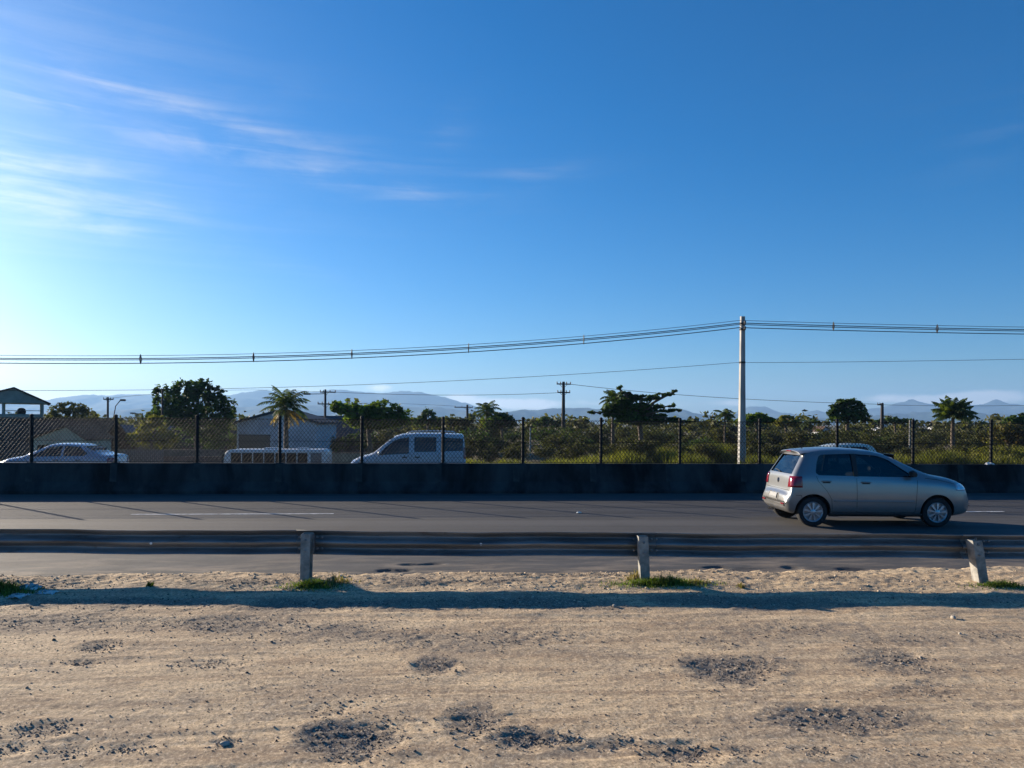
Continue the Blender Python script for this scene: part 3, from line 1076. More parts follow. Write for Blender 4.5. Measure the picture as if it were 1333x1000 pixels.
m_black = mat('black_trim', (0.012, 0.012, 0.013), 0.6, var=0.2, scale=15)
m_inside = mat('car_interior', (0.022, 0.022, 0.025), 0.85, var=0.3, scale=8)
m_seat = mat('seat_cloth', (0.05, 0.05, 0.055), 0.9, var=0.3, scale=20)
m_tyre = mat('tyre_rubber', (0.016, 0.016, 0.017), 0.85, var=0.3, scale=12)
m_rim = mat('wheel_cover_silver', (0.42, 0.43, 0.45), 0.35, 0.6, var=0.1, scale=10)
m_redlamp = mat('tail_lamp_red', (0.22, 0.006, 0.016), 0.15, var=0.15, scale=14, coat=0.6)
m_amber = mat('lamp_clear', (0.55, 0.57, 0.60), 0.12, 0.4, var=0.15, scale=20, coat=1.0)
m_plate = mat('plate_grey', (0.20, 0.205, 0.21), 0.5, 0.1, var=0.1, scale=30)
m_chrome = mat('chrome', (0.62, 0.62, 0.63), 0.18, 1.0, var=0.05)
m_glass = glass_mat('car_glass', (0.27, 0.31, 0.32))
m_skin = mat('skin', (0.38, 0.23, 0.16), 0.6, var=0.1)


class Loft:
    def __init__(s, T):
        """T: name -> list of (x, value): zb bottom, w half width, zbelt, wt half width at the roof edge, zt top, de drop of the roof edge"""
        s.T = {k: (np.array([p[0] for p in v]), np.array([p[1] for p in v])) for k, v in T.items()}
        s.x0 = s.T['zt'][0][0]
        s.x1 = s.T['zt'][0][-1]

    def val(s, k, x):
        xx, yy = s.T[k]
        o = np.array([-0.035, -0.018, 0, 0.018, 0.035]) * (0.35 if k == 'zt' else 1)
        o = o * min(1.0, max(0.0, min(x - s.x0, s.x1 - x)) / 0.036)
        return float(np.mean(np.interp(x + o, xx, yy)))

    def ring(s, x, inset=0.0, zlow=None):
        zb, w, zl, wt, zt, de = (s.val(k, x) for k in ('zb', 'w', 'zbelt', 'wt', 'zt', 'de'))
        w -= inset
        wt -= inset
        zt -= inset
        zb = zb + inset if zlow is None else zlow
        zl = min(zl, zt - de - 0.01)
        pts = np.array([(0, zb), (0.72 * w, zb), (0.93 * w, zb + 0.03), (0.985 * w, zb + 0.16), (w, zb + 0.58 * (zl - zb)), (0.975 * w, zl), (wt, zt - de), (0.86 * wt, zt - 0.42 * de), (0.5 * wt, zt - 0.10 * de), (0, zt)])
        d = np.concatenate([[0], np.cumsum(np.linalg.norm(np.diff(pts, axis=0), axis=1))])
        t = np.linspace(0, d[-1], 64)
        q = np.stack([np.interp(t, d, pts[:, 0]), np.interp(t, d, pts[:, 1])], 1)
        for _ in range(5):
            q[1:-1] = 0.25 * q[:-2] + 0.5 * q[1:-1] + 0.25 * q[2:]
        return q

    def sy(s, x, z):
        q = s.ring(x)
        k = int(np.argmax(q[:, 0] > 0.9 * q[:, 0].max()))
        zz, yy = q[k:, 1], q[k:, 0]
        zz = np.maximum.accumulate(zz + np.arange(len(zz)) * 1e-7)
        return float(np.interp(z, zz, yy))

    def sz(s, x, y):
        q = s.ring(x)
        k = int(np.argmax(q[:, 0]))
        return float(np.interp(abs(y), q[k:, 0][::-1], q[k:, 1][::-1]))

    def sx(s, y, z, end):
        """x of the front (end=1) or rear (end=-1) skin at a given y, z"""
        xs_ = np.linspace(s.x0, s.x0 + 0.9, 90) if end < 0 else np.linspace(s.x1, s.x1 - 1.5, 150)
        last = xs_[0]
        for x in xs_:
            q = s.ring(x)
            if q[:, 0].max() > abs(y) and s.sz(x, y) >= z:
                return float(x)
            last = x
        return float(last)

    def mesh(s, name, inset=0.0, xa=None, xb=None, zlow=None, n=130, half=False):
        xa = s.x0 if xa is None else xa
        xb = s.x1 if xb is None else xb
        # stations crowd where the top line is steep
        xs_ = np.linspace(xa, xb, 1500)
        zt = np.array([s.val('zt', x) for x in xs_[::5]])
        zt = np.interp(xs_, xs_[::5], zt)
        arc = np.concatenate([[0], np.cumsum(np.hypot(np.diff(xs_), 1.2 * np.diff(zt)))])
        st = np.interp(np.linspace(0, arc[-1], n), arc, xs_)
        V, Fa = [], []
        for x in st:
            q = s.ring(x, inset, zlow)
            ring = [(x, y, z) for y, z in q] + [(x, -y, z) for y, z in q[-2:0:-1]]
            V += ring
        m = len(ring)
        for i in range(len(st) - 1):
            for k in range(m):
                k2 = (k + 1) % m
                Fa.append((i * m + k, (i + 1) * m + k, (i + 1) * m + k2, i * m + k2))
        Fa.append(tuple(range(m)))
        Fa.append(tuple((len(st) - 1) * m + k for k in range(m - 1, -1, -1)))
        me = bpy.data.meshes.new(name)
        me.from_pydata(V, [], Fa)
        bm = bmesh.new()
        bm.from_mesh(me)
        bmesh.ops.recalc_face_normals(bm, faces=bm.faces)
        bm.to_mesh(me)
        bm.free()
        return me


def cut(o, cutters):
    """boolean difference with each cutter mesh, baked into o's mesh"""
    tmp = []
    for me in cutters:
        c = bpy.data.objects.new('cutter', me)
        c.parent = o.parent
        col.objects.link(c)
        md = o.modifiers.new('cut', 'BOOLEAN')
        md.operation = 'DIFFERENCE'
        md.solver = 'EXACT'
        md.material_mode = 'TRANSFER'
        md.object = c
        tmp.append(c)
    bpy.context.view_layer.update()
    dg = bpy.context.evaluated_depsgraph_get()
    me = bpy.data.meshes.new_from_object(o.evaluated_get(dg))
    o.modifiers.clear()
    old = o.data
    o.data = me
    bpy.data.meshes.remove(old)
    for c in tmp:
        m_ = c.data
        bpy.data.objects.remove(c)
        bpy.data.meshes.remove(m_)
    me.name = o.name
    return o


def shade_from(o, ref):
    """give the cut shell the smooth normals of the uncut one, so that the cuts leave no dents in the shading"""
    from mathutils.bvhtree import BVHTree
    me = o.data
    rv = [v.co.copy() for v in ref.vertices]
    rn = [v.normal.copy() for v in ref.vertices]
    rf = [tuple(p.vertices) for p in ref.polygons]
    bvh = BVHTree.FromPolygons(rv, rf)
    cache = {}
    out = [None] * len(me.loops)
    caps = {len(rf) - 1, len(rf) - 2}
    for p in me.polygons:
        flat = p.material_index != 0
        for li in p.loop_indices:
            if flat:
                out[li] = p.normal.copy()
                continue
            vi = me.loops[li].vertex_index
            if vi not in cache:
                co = me.vertices[vi].co
                hit = bvh.find_nearest(co)
                if hit[2] in caps:
                    cache[vi] = hit[1]
                else:
                    n = Vector()
                    for k in rf[hit[2]]:
                        n += rn[k] / ((rv[k] - co).length + 1e-4)
                    cache[vi] = n.normalized()
            n = cache[vi]
            out[li] = n if n.dot(p.normal) > 0.5 else p.normal.copy()
    me.polygons.foreach_set('use_smooth', np.ones(len(me.polygons), bool))
    me.normals_split_custom_set([tuple(n) for n in out])
    bpy.data.meshes.remove(ref)


def wheel(root, x, y, r, side, spokes):
    """tyre, cover and hub; side: +1 or -1 is the side that faces out"""
    wv = 0.175
    t = MB()
    s = side
    prof = [(r * 0.64, -wv / 2 * s), (r * 0.86, -wv / 2 * s), (r * 0.965, -wv * 0.45 * s), (r, -wv * 0.33 * s), (r, wv * 0.33 * s), (r * 0.965, wv * 0.45 * s), (r * 0.86, wv / 2 * s), (r * 0.70, wv * 0.49 * s), (r * 0.66, wv * 0.40 * s), (r * 0.62, wv * 0.2 * s)]
    t.lathe(prof, (0, 0, 0), 'y', 36)
    whl = t.build('tyre', m_tyre, None, smooth=True, sharp=35)
    whl.name = 'wheel'
    whl.parent = root
    whl.location = (x, y, r)
    b = MB()
    yo = wv * 0.36 * s
    b.lathe([(r * 0.68, yo - 0.012 * s), (r * 0.695, yo + 0.012 * s), (r * 0.66, yo + 0.018 * s), (r * 0.60, yo + 0.006 * s), (r * 0.59, yo - 0.012 * s)], (0, 0, 0), 'y', 36)
    for k in range(spokes):
        a = 2 * math.pi * k / spokes + 0.1
        u = Vector((math.cos(a), 0, math.sin(a)))
        v = Vector((-math.sin(a), 0, math.cos(a)))
        Y = Vector((0, 1, 0))
        ri, ro, wi, wo = r * 0.14, r * 0.61, r * 0.034, r * 0.082
        top = [u * ri + v * wi, u * ro + v * wo, u * ro - v * wo, u * ri - v * wi]
        h1, h0 = yo + 0.022 * s, yo - 0.008 * s
        vs = [p + Y * (h1 - 0.008 * s * (i in (1, 2))) for i, p in enumerate(top)] + [p + Y * h0 for p in top]
        b.add(vs, [(0, 1, 2, 3), (7, 6, 5, 4), (0, 4, 5, 1), (1, 5, 6, 2), (2, 6, 7, 3), (3, 7, 4, 0)])
    b.lathe([(r * 0.20, yo - 0.008 * s), (r * 0.19, yo + 0.024 * s), (r * 0.10, yo + 0.034 * s), (r * 0.01, yo + 0.035 * s)], (0, 0, 0), 'y', 20)
    b.build('wheel_cover', m_rim, whl, smooth=True, sharp=30)
    d = MB()
    d.lathe([(r * 0.63, yo - 0.045 * s), (r * 0.63, yo - 0.025 * s), (0.01, yo - 0.02 * s)], (0, 0, 0), 'y', 24)
    d.build('brake_disc', m_black, whl)
    return whl


def side_panel(L, x0, x1, zlo, zhi, off, side, nx=14, nz=6):
    """patch that follows the car's side; zlo and zhi are functions of x"""
    P = []
    for i in range(nx + 1):
        x = x0 + (x1 - x0) * i / nx
        row = []
        for j in range(nz + 1):
            z = zlo(x) + (zhi(x) - zlo(x)) * j / nz
            row.append((x, side * (L.sy(x, z) + off), z))
        P.append(row)
    return P


def lin(*pts):
    xx = [p[0] for p in pts]
    zz = [p[1] for p in pts]
    return lambda x: float(np.interp(x, xx, zz))


def car(name, loc, rz, label, cat, S, group=None, scale=1.0):
    root = thing(name, loc, label, cat, group, rz)
    root.scale = (scale,) * 3
    L = Loft(S['loft'])
    paint = S['paint']
    body = link('body', L.mesh('body'), [paint, m_inside, m_black], root)
    cuts = []

    def cutter(me, idx):
        for mm in (paint, m_inside, m_black):
            me.materials.append(mm)
        me.polygons.foreach_set('material_index', np.full(len(me.polygons), idx, np.int32))
        cuts.append(me)
    cab = S['cabin']
    cutter(L.mesh('cabin', inset=0.055, xa=cab[0], xb=cab[1], zlow=cab[2], n=60), 1)
    r = S['wheel_r']
    for x in S['axles']:
        for s in (-1, 1):
            b = MB()
            b.lathe([(r + 0.052, s * (L.val('w', x) - 0.24)), (r + 0.052, s * (L.val('w', x) + 0.2))], (x, 0, r + 0.012), 'y', 40)
            cutter(b.mesh('arch'), 2)
    for (x0, x1, zlo, zhi) in S['side_windows']:
        n = 16
        top = [(x0 + (x1 - x0) * i / n, zhi(x0 + (x1 - x0) * i / n)) for i in range(n + 1)]
        bot = [(x0 + (x1 - x0) * i / n, zlo(x0 + (x1 - x0) * i / n)) for i in range(n, -1, -1)]
        poly = [p for p in top + bot]
        # drop coincident points
        pl = []
        for p in poly:
            if not pl or (abs(p[0] - pl[-1][0]) + abs(p[1] - pl[-1][1])) > 1e-3:
                pl.append(p)
        if abs(pl[0][0] - pl[-1][0]) + abs(pl[0][1] - pl[-1][1]) < 1e-3:
            pl.pop()
        cutter(MB().prism(pl, -1.3, 1.3, 'y').mesh('win'), 2)
    ws = S['windshield']      # (z0, z1, half width bottom, half width top)
    cutter(MB().prism([(-ws[2], ws[0]), (ws[2], ws[0]), (ws[3], ws[1]), (-ws[3], ws[1])], S['ws_x'][0], S['ws_x'][1], 'x').mesh('ws'), 2)
    rw = S['rear_window']
    cutter(MB().prism([(-rw[2], rw[0]), (rw[2], rw[0]), (rw[3], rw[1]), (-rw[3], rw[1])], S['rw_x'][0], S['rw_x'][1], 'x').mesh('rw'), 2)
    ref = body.data.copy()
    cut(body, cuts)
    body.data.polygons.foreach_set('use_smooth', np.ones(len(body.data.polygons), bool))
    shade_from(body, ref)
    # panes
    for (x0, x1, zlo, zhi) in S['side_windows']:
        for s in (-1, 1):
            P = side_panel(L, x0 - 0.015, x1 + 0.015, lambda x: zlo(min(max(x, x0), x1)) - 0.015, lambda x: zhi(min(max(x, x0), x1)) + 0.015, -0.018, s)
            MB().sheet(P).build('side_window', m_glass, root, smooth=True)
    for nm, (z0, z1, w0, w1), end in (('windshield', ws, 1), ('rear_window', rw, -1)):
        P = []
        for j in range(9):
            z = z0 - 0.012 + (z1 - z0 + 0.024) * j / 8
            hw = w0 + (w1 - w0) * j / 8 + 0.012
            P.append([(L.sx(hw * (i / 6 - 1), z, end) - 0.022 * end, hw * (i / 6 - 1), z) for i in range(13)])
        MB().sheet(P).build(nm, m_glass, root, smooth=True)
    # wheels
    for x in S['axles']:
        for s in (-1, 1):
            wheel(root, x, s * (L.val('w', x) - 0.115), r, s, S['spokes'])
    # seams round the doors
    for s in (-1, 1):
        b = MB()
        for path in S['seams']:
            for (xa, za), (xb, zb) in zip(path[:-1], path[1:]):
                n = 6
                ax = 1 if abs(zb - za) > abs(xb - xa) else 0
                P = []
                for d in (-0.004, 0.004):
                    row = []
                    for i in range(n + 1):
                        x = xa + (xb - xa) * i / n + (d if ax else 0)
                        z = za + (zb - za) * i / n + (0 if ax else d)
                        row.append((x, s * (L.sy(x, z) + 0.0025), z))
                    P.append(row)
                b.sheet(P)
        b.build('door_gap', m_black, root)
    # door handles
    for s in (-1, 1):
        for (x, z) in S['handles']:
            y = L.sy(x, z)
            h = MB()
            h.tube([(x - 0.09, s * (y + 0.004), z), (x - 0.07, s * (y + 0.026), z + 0.004), (x, s * (y + 0.034), z + 0.006), (x + 0.07, s * (y + 0.026), z + 0.004), (x + 0.09, s * (y + 0.004), z)], 0.013, 8)
            o = h.build('door_handle', S.get('handle_mat', paint), root, smooth=True)
            P = side_panel(L, x - 0.075, x + 0.075, lambda q: z - 0.035, lambda q: z + 0.012, 0.0035, s, 6, 2)
            MB().sheet(P).build('handle_recess', m_black, o)
    # strips along the side (x0, x1, z0, z1, standing proud, material)
    for (x0, x1, z0, z1, pr, m_) in S.get('strips', []):
        for s in (-1, 1):
            b = MB()
            b.sheet(side_panel(L, x0, x1, lambda q: z0, lambda q: z1, pr, s, 20, 2))
            o = b.build('side_moulding', m_, root, smooth=True)
            sm = o.modifiers.new('t', 'SOLIDIFY')
            sm.thickness = pr + 0.004
            sm.offset = 0
    # lamps wrap round the corners
    for (nm, end, z0, z1, yin, xin, m_) in S['lamps']:
        for s in (-1, 1):
            P = []
            for j in range(7):
                z = z0(0) + (z1(0) - z0(0)) * j / 6
                row = []
                yo = 0.955 * max(yin + 0.05, min(L.sy(L.sx(0.4, z, end) - end * 0.05, z), L.val('w', 0)))
                for i in range(7):
                    y = yin + (yo - yin) * i / 6
                    row.append((L.sx(y, z, end) + end * 0.02, s * y, z))
                xs0 = row[-1][0]
                for i in range(1, 8):
                    t = i / 7
                    x = xs0 + (xin - xs0) * t
                    row.append((x, s * (max(L.sy(x, z), yo) + 0.014), z))
                P.append(row)
            o = MB().sheet(P).build(nm, m_, root, smooth=True)
            sm = o.modifiers.new('t', 'SOLIDIFY')
            sm.thickness = 0.03
            sm.offset = -1
    # number plates, bumpers' dark slots, badge
    for (nm, end, y0, y1, z0, z1, pr, m_) in S['patches']:
        P = []
        for j in range(4):
            z = z0 + (z1 - z0) * j / 3
            P.append([(L.sx(y0 + (y1 - y0) * i / 12, z, end) + end * pr, y0 + (y1 - y0) * i / 12, z) for i in range(13)])
        o = MB().sheet(P).build(nm, m_, root, smooth=False)
        sm = o.modifiers.new('t', 'SOLIDIFY')
        sm.thickness = pr + 0.004
        sm.offset = 0
    if S.get('badge'):
        z = S['badge']
        x = L.sx(0, z, -1)
        b = MB()
        b.lathe([(0.030, -0.004), (0.052, -0.004), (0.055, 0.008), (0.048, 0.014), (0.040, 0.008), (0.040, 0.0)], (x - 0.006, 0, z), 'x', 24)
        for (ya, za, yb, zb) in ((-0.03, 0.02, -0.012, -0.025), (-0.012, -0.025, 0, 0.005), (0, 0.005, 0.012, -0.025), (0.012, -0.025, 0.03, 0.02)):
            b.tube([(x - 0.012, ya, z + za), (x - 0.012, yb, z + zb)], 0.005, 5)
        b.build('badge', m_chrome, root, smooth=True, sharp=40)
    # mirrors
    mx, mz = S['mirror']
    for s in (-1, 1):
        y = L.sy(mx, mz)
        b = MB()
        P = [(-0.055, 0.0), (-0.05, 0.075), (0.0, 0.10), (0.055, 0.07), (0.075, 0.02), (0.05, -0.03), (-0.02, -0.035)]
        n = len(P)
        vs = []
        for (t, k) in ((0.05, 0.8), (0.08, 1.0), (0.15, 1.0), (0.19, 0.75)):
            vs += [(mx + p[0] * k, s * (y + t), mz + 0.01 + p[1] * k) for p in P]
        fs = [(i * n + q, i * n + (q + 1) % n, (i + 1) * n + (q + 1) % n, (i + 1) * n + q) for i in range(3) for q in range(n)]
        fs += [tuple(range(n)), tuple(3 * n + q for q in range(n))]
        b.add(vs, fs)
        b.tube([(mx + 0.02, s * (y - 0.01), mz), (mx + 0.01, s * (y + 0.09), mz + 0.02)], 0.022, 8)
        b.build('wing_mirror', S.get('mirror_mat', paint), root, smooth=True, sharp=45)
    # seats, dashboard, steering wheel
    for (sx_, sy_, w_) in S['seats']:
        b = MB()
        z0 = S.get('seat_z', 0.42)
        b.box((sx_, sy_, z0), (0.50, w_, 0.16))
        M = Matrix.Rotation(R(-14), 3, 'Y')
        b.box((sx_ - 0.30, sy_, z0 + 0.34), (0.13, w_, 0.62), M=M)
        o = bevel(b.build('seat', m_seat, root), 0.04, 3)
        k = 1 if w_ < 0.8 else 3
        for i in range(k):
            h = MB().box((sx_ - 0.38, sy_ + (i - (k - 1) / 2) * 0.42, z0 + 0.76), (0.09, 0.25, 0.15), M=M)
            bevel(h.build('headrest', m_seat, o), 0.03, 3)
    dx, dz = S['dash']
    b = MB()
    b.prism([(dx - 0.18, dz - 0.35), (dx - 0.20, dz - 0.06), (dx - 0.05, dz), (dx + 0.22, dz - 0.02), (dx + 0.22, dz - 0.35)], -0.66, 0.66, 'y')
    b.build('dashboard', m_inside, root)
    b = MB()
    c = Vector((dx - 0.30, 0.34, dz - 0.02))
    M = Matrix.Rotation(R(-65), 3, 'Y')
    b.tube([c + M @ Vector((0.18 * math.cos(t), 0.18 * math.sin(t), 0)) for t in [2 * math.pi * i / 24 for i in range(25)]], 0.014, 6)
    b.tube([c + M @ Vector((-0.17, 0, 0)), c + M @ Vector((0.17, 0, 0))], 0.018, 6)
    b.tube([c, c + M @ Vector((0, 0, -0.2))], 0.02, 6)
    b.build('steering_wheel', m_black, root, smooth=True)
    return root, L


# ---- the silver hatchback
silver = paint_mat('silver_paint', (0.245, 0.25, 0.255), 0.6, 0.3, 0.5)
HATCH = dict(
    paint=silver,
    loft=dict(
        zt=[(-1.90, 0.50), (-1.885, 0.60), (-1.87, 0.635), (-1.835, 0.66), (-1.805, 0.72), (-1.785, 0.97), (-1.74, 1.06), (-1.52, 1.44), (-1.46, 1.495), (-1.40, 1.515), (-1.1, 1.545), (-0.7, 1.56), (-0.35, 1.552), (0.0, 1.525), (0.25, 1.475), (0.45, 1.405), (0.9, 1.165),
            (1.12, 1.055), (1.22, 1.03), (1.45, 0.985), (1.65, 0.925), (1.78, 0.845), (1.86, 0.73), (1.90, 0.59), (1.92, 0.49)],
        zb=[(-1.90, 0.36), (-1.86, 0.30), (-1.75, 0.24), (-1.4, 0.21), (0, 0.19), (1.5, 0.20), (1.80, 0.24), (1.92, 0.30)],
        w=[(-1.90, 0.66), (-1.87, 0.72), (-1.80, 0.765), (-1.6, 0.805), (-1.3, 0.822), (-0.5, 0.83), (0.6, 0.83), (1.2, 0.82), (1.5, 0.79), (1.7, 0.73), (1.83, 0.64), (1.92, 0.52)],
        zbelt=[(-1.9, 0.46), (-1.87, 0.57), (-1.80, 0.64), (-1.78, 0.86), (-1.70, 0.97), (-1.5, 0.985), (-1.1, 0.975), (0.0, 0.945), (0.8, 0.92), (1.2, 0.895), (1.5, 0.83), (1.75, 0.73), (1.86, 0.60), (1.92, 0.42)],
        wt=[(-1.9, 0.58), (-1.80, 0.68), (-1.78, 0.70), (-1.70, 0.685), (-1.5, 0.60), (-1.2, 0.60), (-0.4, 0.605), (0.3, 0.585), (0.6, 0.60), (1.0, 0.66), (1.15, 0.70), (1.5, 0.67), (1.75, 0.60), (1.92, 0.42)],
        de=[(-1.9, 0.04), (-1.80, 0.035), (-1.5, 0.07), (-1.2, 0.075), (0.3, 0.075), (0.9, 0.06), (1.2, 0.055), (1.6, 0.06), (1.92, 0.05)]),
    cabin=(-1.66, 1.02, 0.36), wheel_r=0.293, axles=(-1.2325, 1.2325), spokes=9,
    side_windows=[(-1.17, -0.42, lin((-1.17, 1.06), (-1.12, 1.02), (-0.42, 1.005)), lin((-1.17, 1.10), (-1.10, 1.36), (-1.02, 1.42), (-0.42, 1.44))),
                  (-0.34, 0.74, lin((-0.34, 1.003), (0.74, 0.985)), lin((-0.34, 1.435), (0.10, 1.405), (0.32, 1.325), (0.74, 1.03)))],
    windshield=(1.06, 1.42, 0.60, 0.50), ws_x=(0.20, 1.3), rear_window=(1.03, 1.40, 0.60, 0.50), rw_x=(-2.1, -1.40),
    seams=[[(-0.38, 0.96), (-0.38, 0.30)], [(0.83, 0.93), (0.80, 0.62), (0.78, 0.30)], [(-1.17, 1.0), (-1.14, 0.90), (-0.98, 0.72), (-0.88, 0.55), (-0.86, 0.30)], [(-0.86, 0.285), (0.78, 0.285)], [(1.50, 0.86), (1.25, 0.94), (1.0, 0.97)],
           [(-1.72, 0.62), (-1.62, 0.62)], [(-1.62, 0.62), (-1.60, 0.52)]],
    handles=[(-0.98, 0.90), (-0.20, 0.885)],
    strips=[(-0.84, 0.76, 0.50, 0.525, 0.006, silver), (-0.92, 0.93, 0.205, 0.27, 0.004, m_black)],
    lamps=[('tail_light', -1, lambda x: 0.775, lambda x: 0.995, 0.585, -1.60, m_redlamp), ('headlight', 1, lambda x: 0.73, lambda x: 0.86, 0.36, 1.52, m_amber)],
    patches=[('plate_recess', -1, -0.28, 0.28, 0.485, 0.63, 0.005, m_black), ('number_plate', -1, -0.20, 0.20, 0.505, 0.615, 0.016, m_plate), ('bumper_slot', -1, -0.62, 0.62, 0.395, 0.42, 0.008, m_black), ('rear_reflector', -1, 0.46, 0.62, 0.425, 0.452, 0.01, m_redlamp), ('rear_reflector', -1, -0.62, -0.46, 0.425, 0.452, 0.01, m_redlamp),
             ('tailgate_seam', -1, -0.62, 0.62, 0.700, 0.712, 0.003, m_black), ('grille', 1, -0.40, 0.40, 0.36, 0.50, 0.01, m_black), ('front_plate', 1, -0.20, 0.20, 0.50, 0.58, 0.02, m_plate)],
    badge=0.87, mirror_mat=m_black, mirror=(0.70, 1.02), seats=[(0.05, 0.36, 0.5), (0.05, -0.36, 0.5), (-0.95, 0, 1.2)], dash=(0.85, 0.98))
wx = lambda x: float(x + np.interp(x, [-1.9, -1.3, -0.85, 0.8, 1.4, 1.92], [0.15, 0.15, 0.0, 0.0, 0.10, 0.10]))
HATCH['loft'] = {k_: [(wx(a_), b_) for a_, b_ in v_] for k_, v_ in HATCH['loft'].items()}
HATCH['cabin'] = (wx(-1.66), 1.02, 0.36)
HATCH['rw_x'] = (-2.1, -1.27)
HATCH['seams'] = [[(wx(a_) if abs(a_) > 1.25 else a_, b_) for a_, b_ in q_] for q_ in HATCH['seams']]
HATCH['lamps'] = [q_[:5] + (wx(q_[5]), q_[6]) for q_ in HATCH['lamps']]
cx_ = at(1140, 600, 15.0).x
root, L = car('hatchback_car', (cx_, 15.0 + 0.80, 0.0), R(0.3), 'silver five-door hatchback driving along the near carriageway', 'car', HATCH)
# black trim on the pillars between the side windows
for s in (-1, 1):
    MB().sheet(side_panel(L, -0.425, -0.335, lambda x: 1.0, lambda x: 1.44, 0.004, s, 3, 8)).build('pillar_trim', m_black, root, smooth=True)
# exhaust, wiper, aerial, roof spoiler
b = MB()
b.tube([(-1.58, 0.45, 0.22), (-1.70, 0.455, 0.235)], 0.025, 10)
b.build('exhaust_pipe', m_chrome, root, smooth=True, sharp=40)
b = MB()
b.tube([(L.sx(0.0, 1.05, -1) - 0.02, 0.0, 1.04), (L.sx(0.18, 1.10, -1) - 0.02, 0.2, 1.07), (L.sx(0.38, 1.12, -1) - 0.02, 0.38, 1.08)], 0.009, 6)
b.build('rear_wiper', m_black, root)
b = MB()
b.tube([(-1.15, 0, 1.525), (-1.24, 0, 1.60)], [0.008, 0.003], 6)
b.build('aerial', m_black, root)
b = MB()
P = []
for i in range(13):
    y = -0.56 + 1.12 * i / 12
    z = L.sz(-1.27, y)
    P.append([(-1.21, y, L.sz(-1.21, y) + 0.004), (-1.31, y, z + 0.006), (-1.41, y, z - 0.012), (-1.425, y, z - 0.026), (-1.35, y, L.sz(-1.35, y) - 0.002)])
b.sheet(P)
o = b.build('roof_spoiler', silver, root, smooth=True)
b = MB()
b.box((-1.428, 0, L.sz(-1.27, 0) - 0.032), (0.012, 0.24, 0.022))
b.build('brake_light', m_redlamp, root)

# ---- white people carrier on the far carriageway
white = paint_mat('white_paint', (0.50, 0.51, 0.53), 0.0, 0.30, 0.5)
VAN = dict(
    paint=white,
    loft=dict(
        zt=[(-2.13, 0.60), (-2.11, 0.75), (-2.09, 1.05), (-2.06, 1.55), (-2.02, 1.78), (-1.95, 1.83), (-1.2, 1.86), (-0.3, 1.86), (0.2, 1.82), (0.45, 1.74), (0.7, 1.58), (1.22, 1.14), (1.32, 1.10), (1.7, 1.0), (1.95, 0.86), (2.08, 0.66), (2.13, 0.50)],
        zb=[(-2.13, 0.32), (-2.0, 0.26), (0, 0.22), (1.9, 0.24), (2.13, 0.32)],
        w=[(-2.13, 0.78), (-2.0, 0.835), (-1.0, 0.855), (1.0, 0.85), (1.6, 0.82), (1.95, 0.72), (2.13, 0.55)],
        zbelt=[(-2.13, 0.5), (-2.09, 0.9), (-2.0, 1.12), (0, 1.12), (1.1, 1.05), (1.5, 0.93), (1.95, 0.74), (2.13, 0.44)],
        wt=[(-2.13, 0.72), (-2.0, 0.70), (-1.0, 0.70), (0.2, 0.69), (0.7, 0.69), (1.25, 0.74), (1.7, 0.70), (2.13, 0.45)],
        de=[(-2.13, 0.04), (-1.9, 0.07), (0.3, 0.07), (1.2, 0.05), (2.13, 0.05)]),
    cabin=(-2.03, 1.15, 0.45), wheel_r=0.30, axles=(-1.30, 1.27), spokes=8,
    side_windows=[(-2.0, -1.22, lin((-2.0, 1.22), (-1.22, 1.20)), lin((-2.0, 1.66), (-1.22, 1.70))),
                  (-1.05, -0.27, lin((-1.05, 1.19), (-0.27, 1.18)), lin((-1.05, 1.70), (-0.27, 1.70))),
                  (-0.08, 0.98, lin((-0.08, 1.12), (0.98, 1.06)), lin((-0.08, 1.70), (0.30, 1.64), (0.55, 1.50), (0.98, 1.12)))],
    windshield=(1.18, 1.70, 0.66, 0.58), ws_x=(0.35, 1.5), rear_window=(1.20, 1.68, 0.62, 0.58), rw_x=(-2.3, -1.95),
    seams=[[(-0.17, 1.1), (-0.17, 0.35)], [(1.05, 1.0), (1.02, 0.35)], [(-1.13, 1.15), (-1.13, 0.5)], [(-2.0, 0.98), (-1.13, 0.98)]],
    handles=[(0.06, 1.0), (-0.38, 1.0)], handle_mat=m_black, mirror_mat=white,
    strips=[(-0.9, 1.0, 0.52, 0.60, 0.014, m_black)],
    lamps=[('tail_light', -1, lambda x: 0.95, lambda x: 1.35, 0.72, -2.02, m_redlamp), ('headlight', 1, lambda x: 0.72, lambda x: 0.88, 0.40, 1.75, m_amber)],
    patches=[('number_plate', -1, -0.2, 0.2, 0.62, 0.72, 0.014, m_plate), ('grille', 1, -0.4, 0.4, 0.42, 0.58, 0.01, m_black)],
    mirror=(0.93, 1.12), seats=[(0.25, 0.37, 0.5), (0.25, -0.37, 0.5), (-0.75, 0, 1.2)], dash=(1.0, 1.08), seat_z=0.62)
vp = at(531, 600, 27.75)
vroot, VL = car('minivan', (vp.x, vp.y, ROAD2), RA + math.pi, 'white tall-roofed minivan on the far carriageway behind the fence', 'van', VAN)
b = MB()
for s in (-1, 1):
    b.tube([(-1.75, s * 0.60, 1.83), (-1.65, s * 0.60, 1.90), (-0.9, s * 0.61, 1.925), (-0.1, s * 0.60, 1.90), (0.0, s * 0.60, 1.84)], 0.018, 8)
b.build('roof_rail', white, vroot, smooth=True)

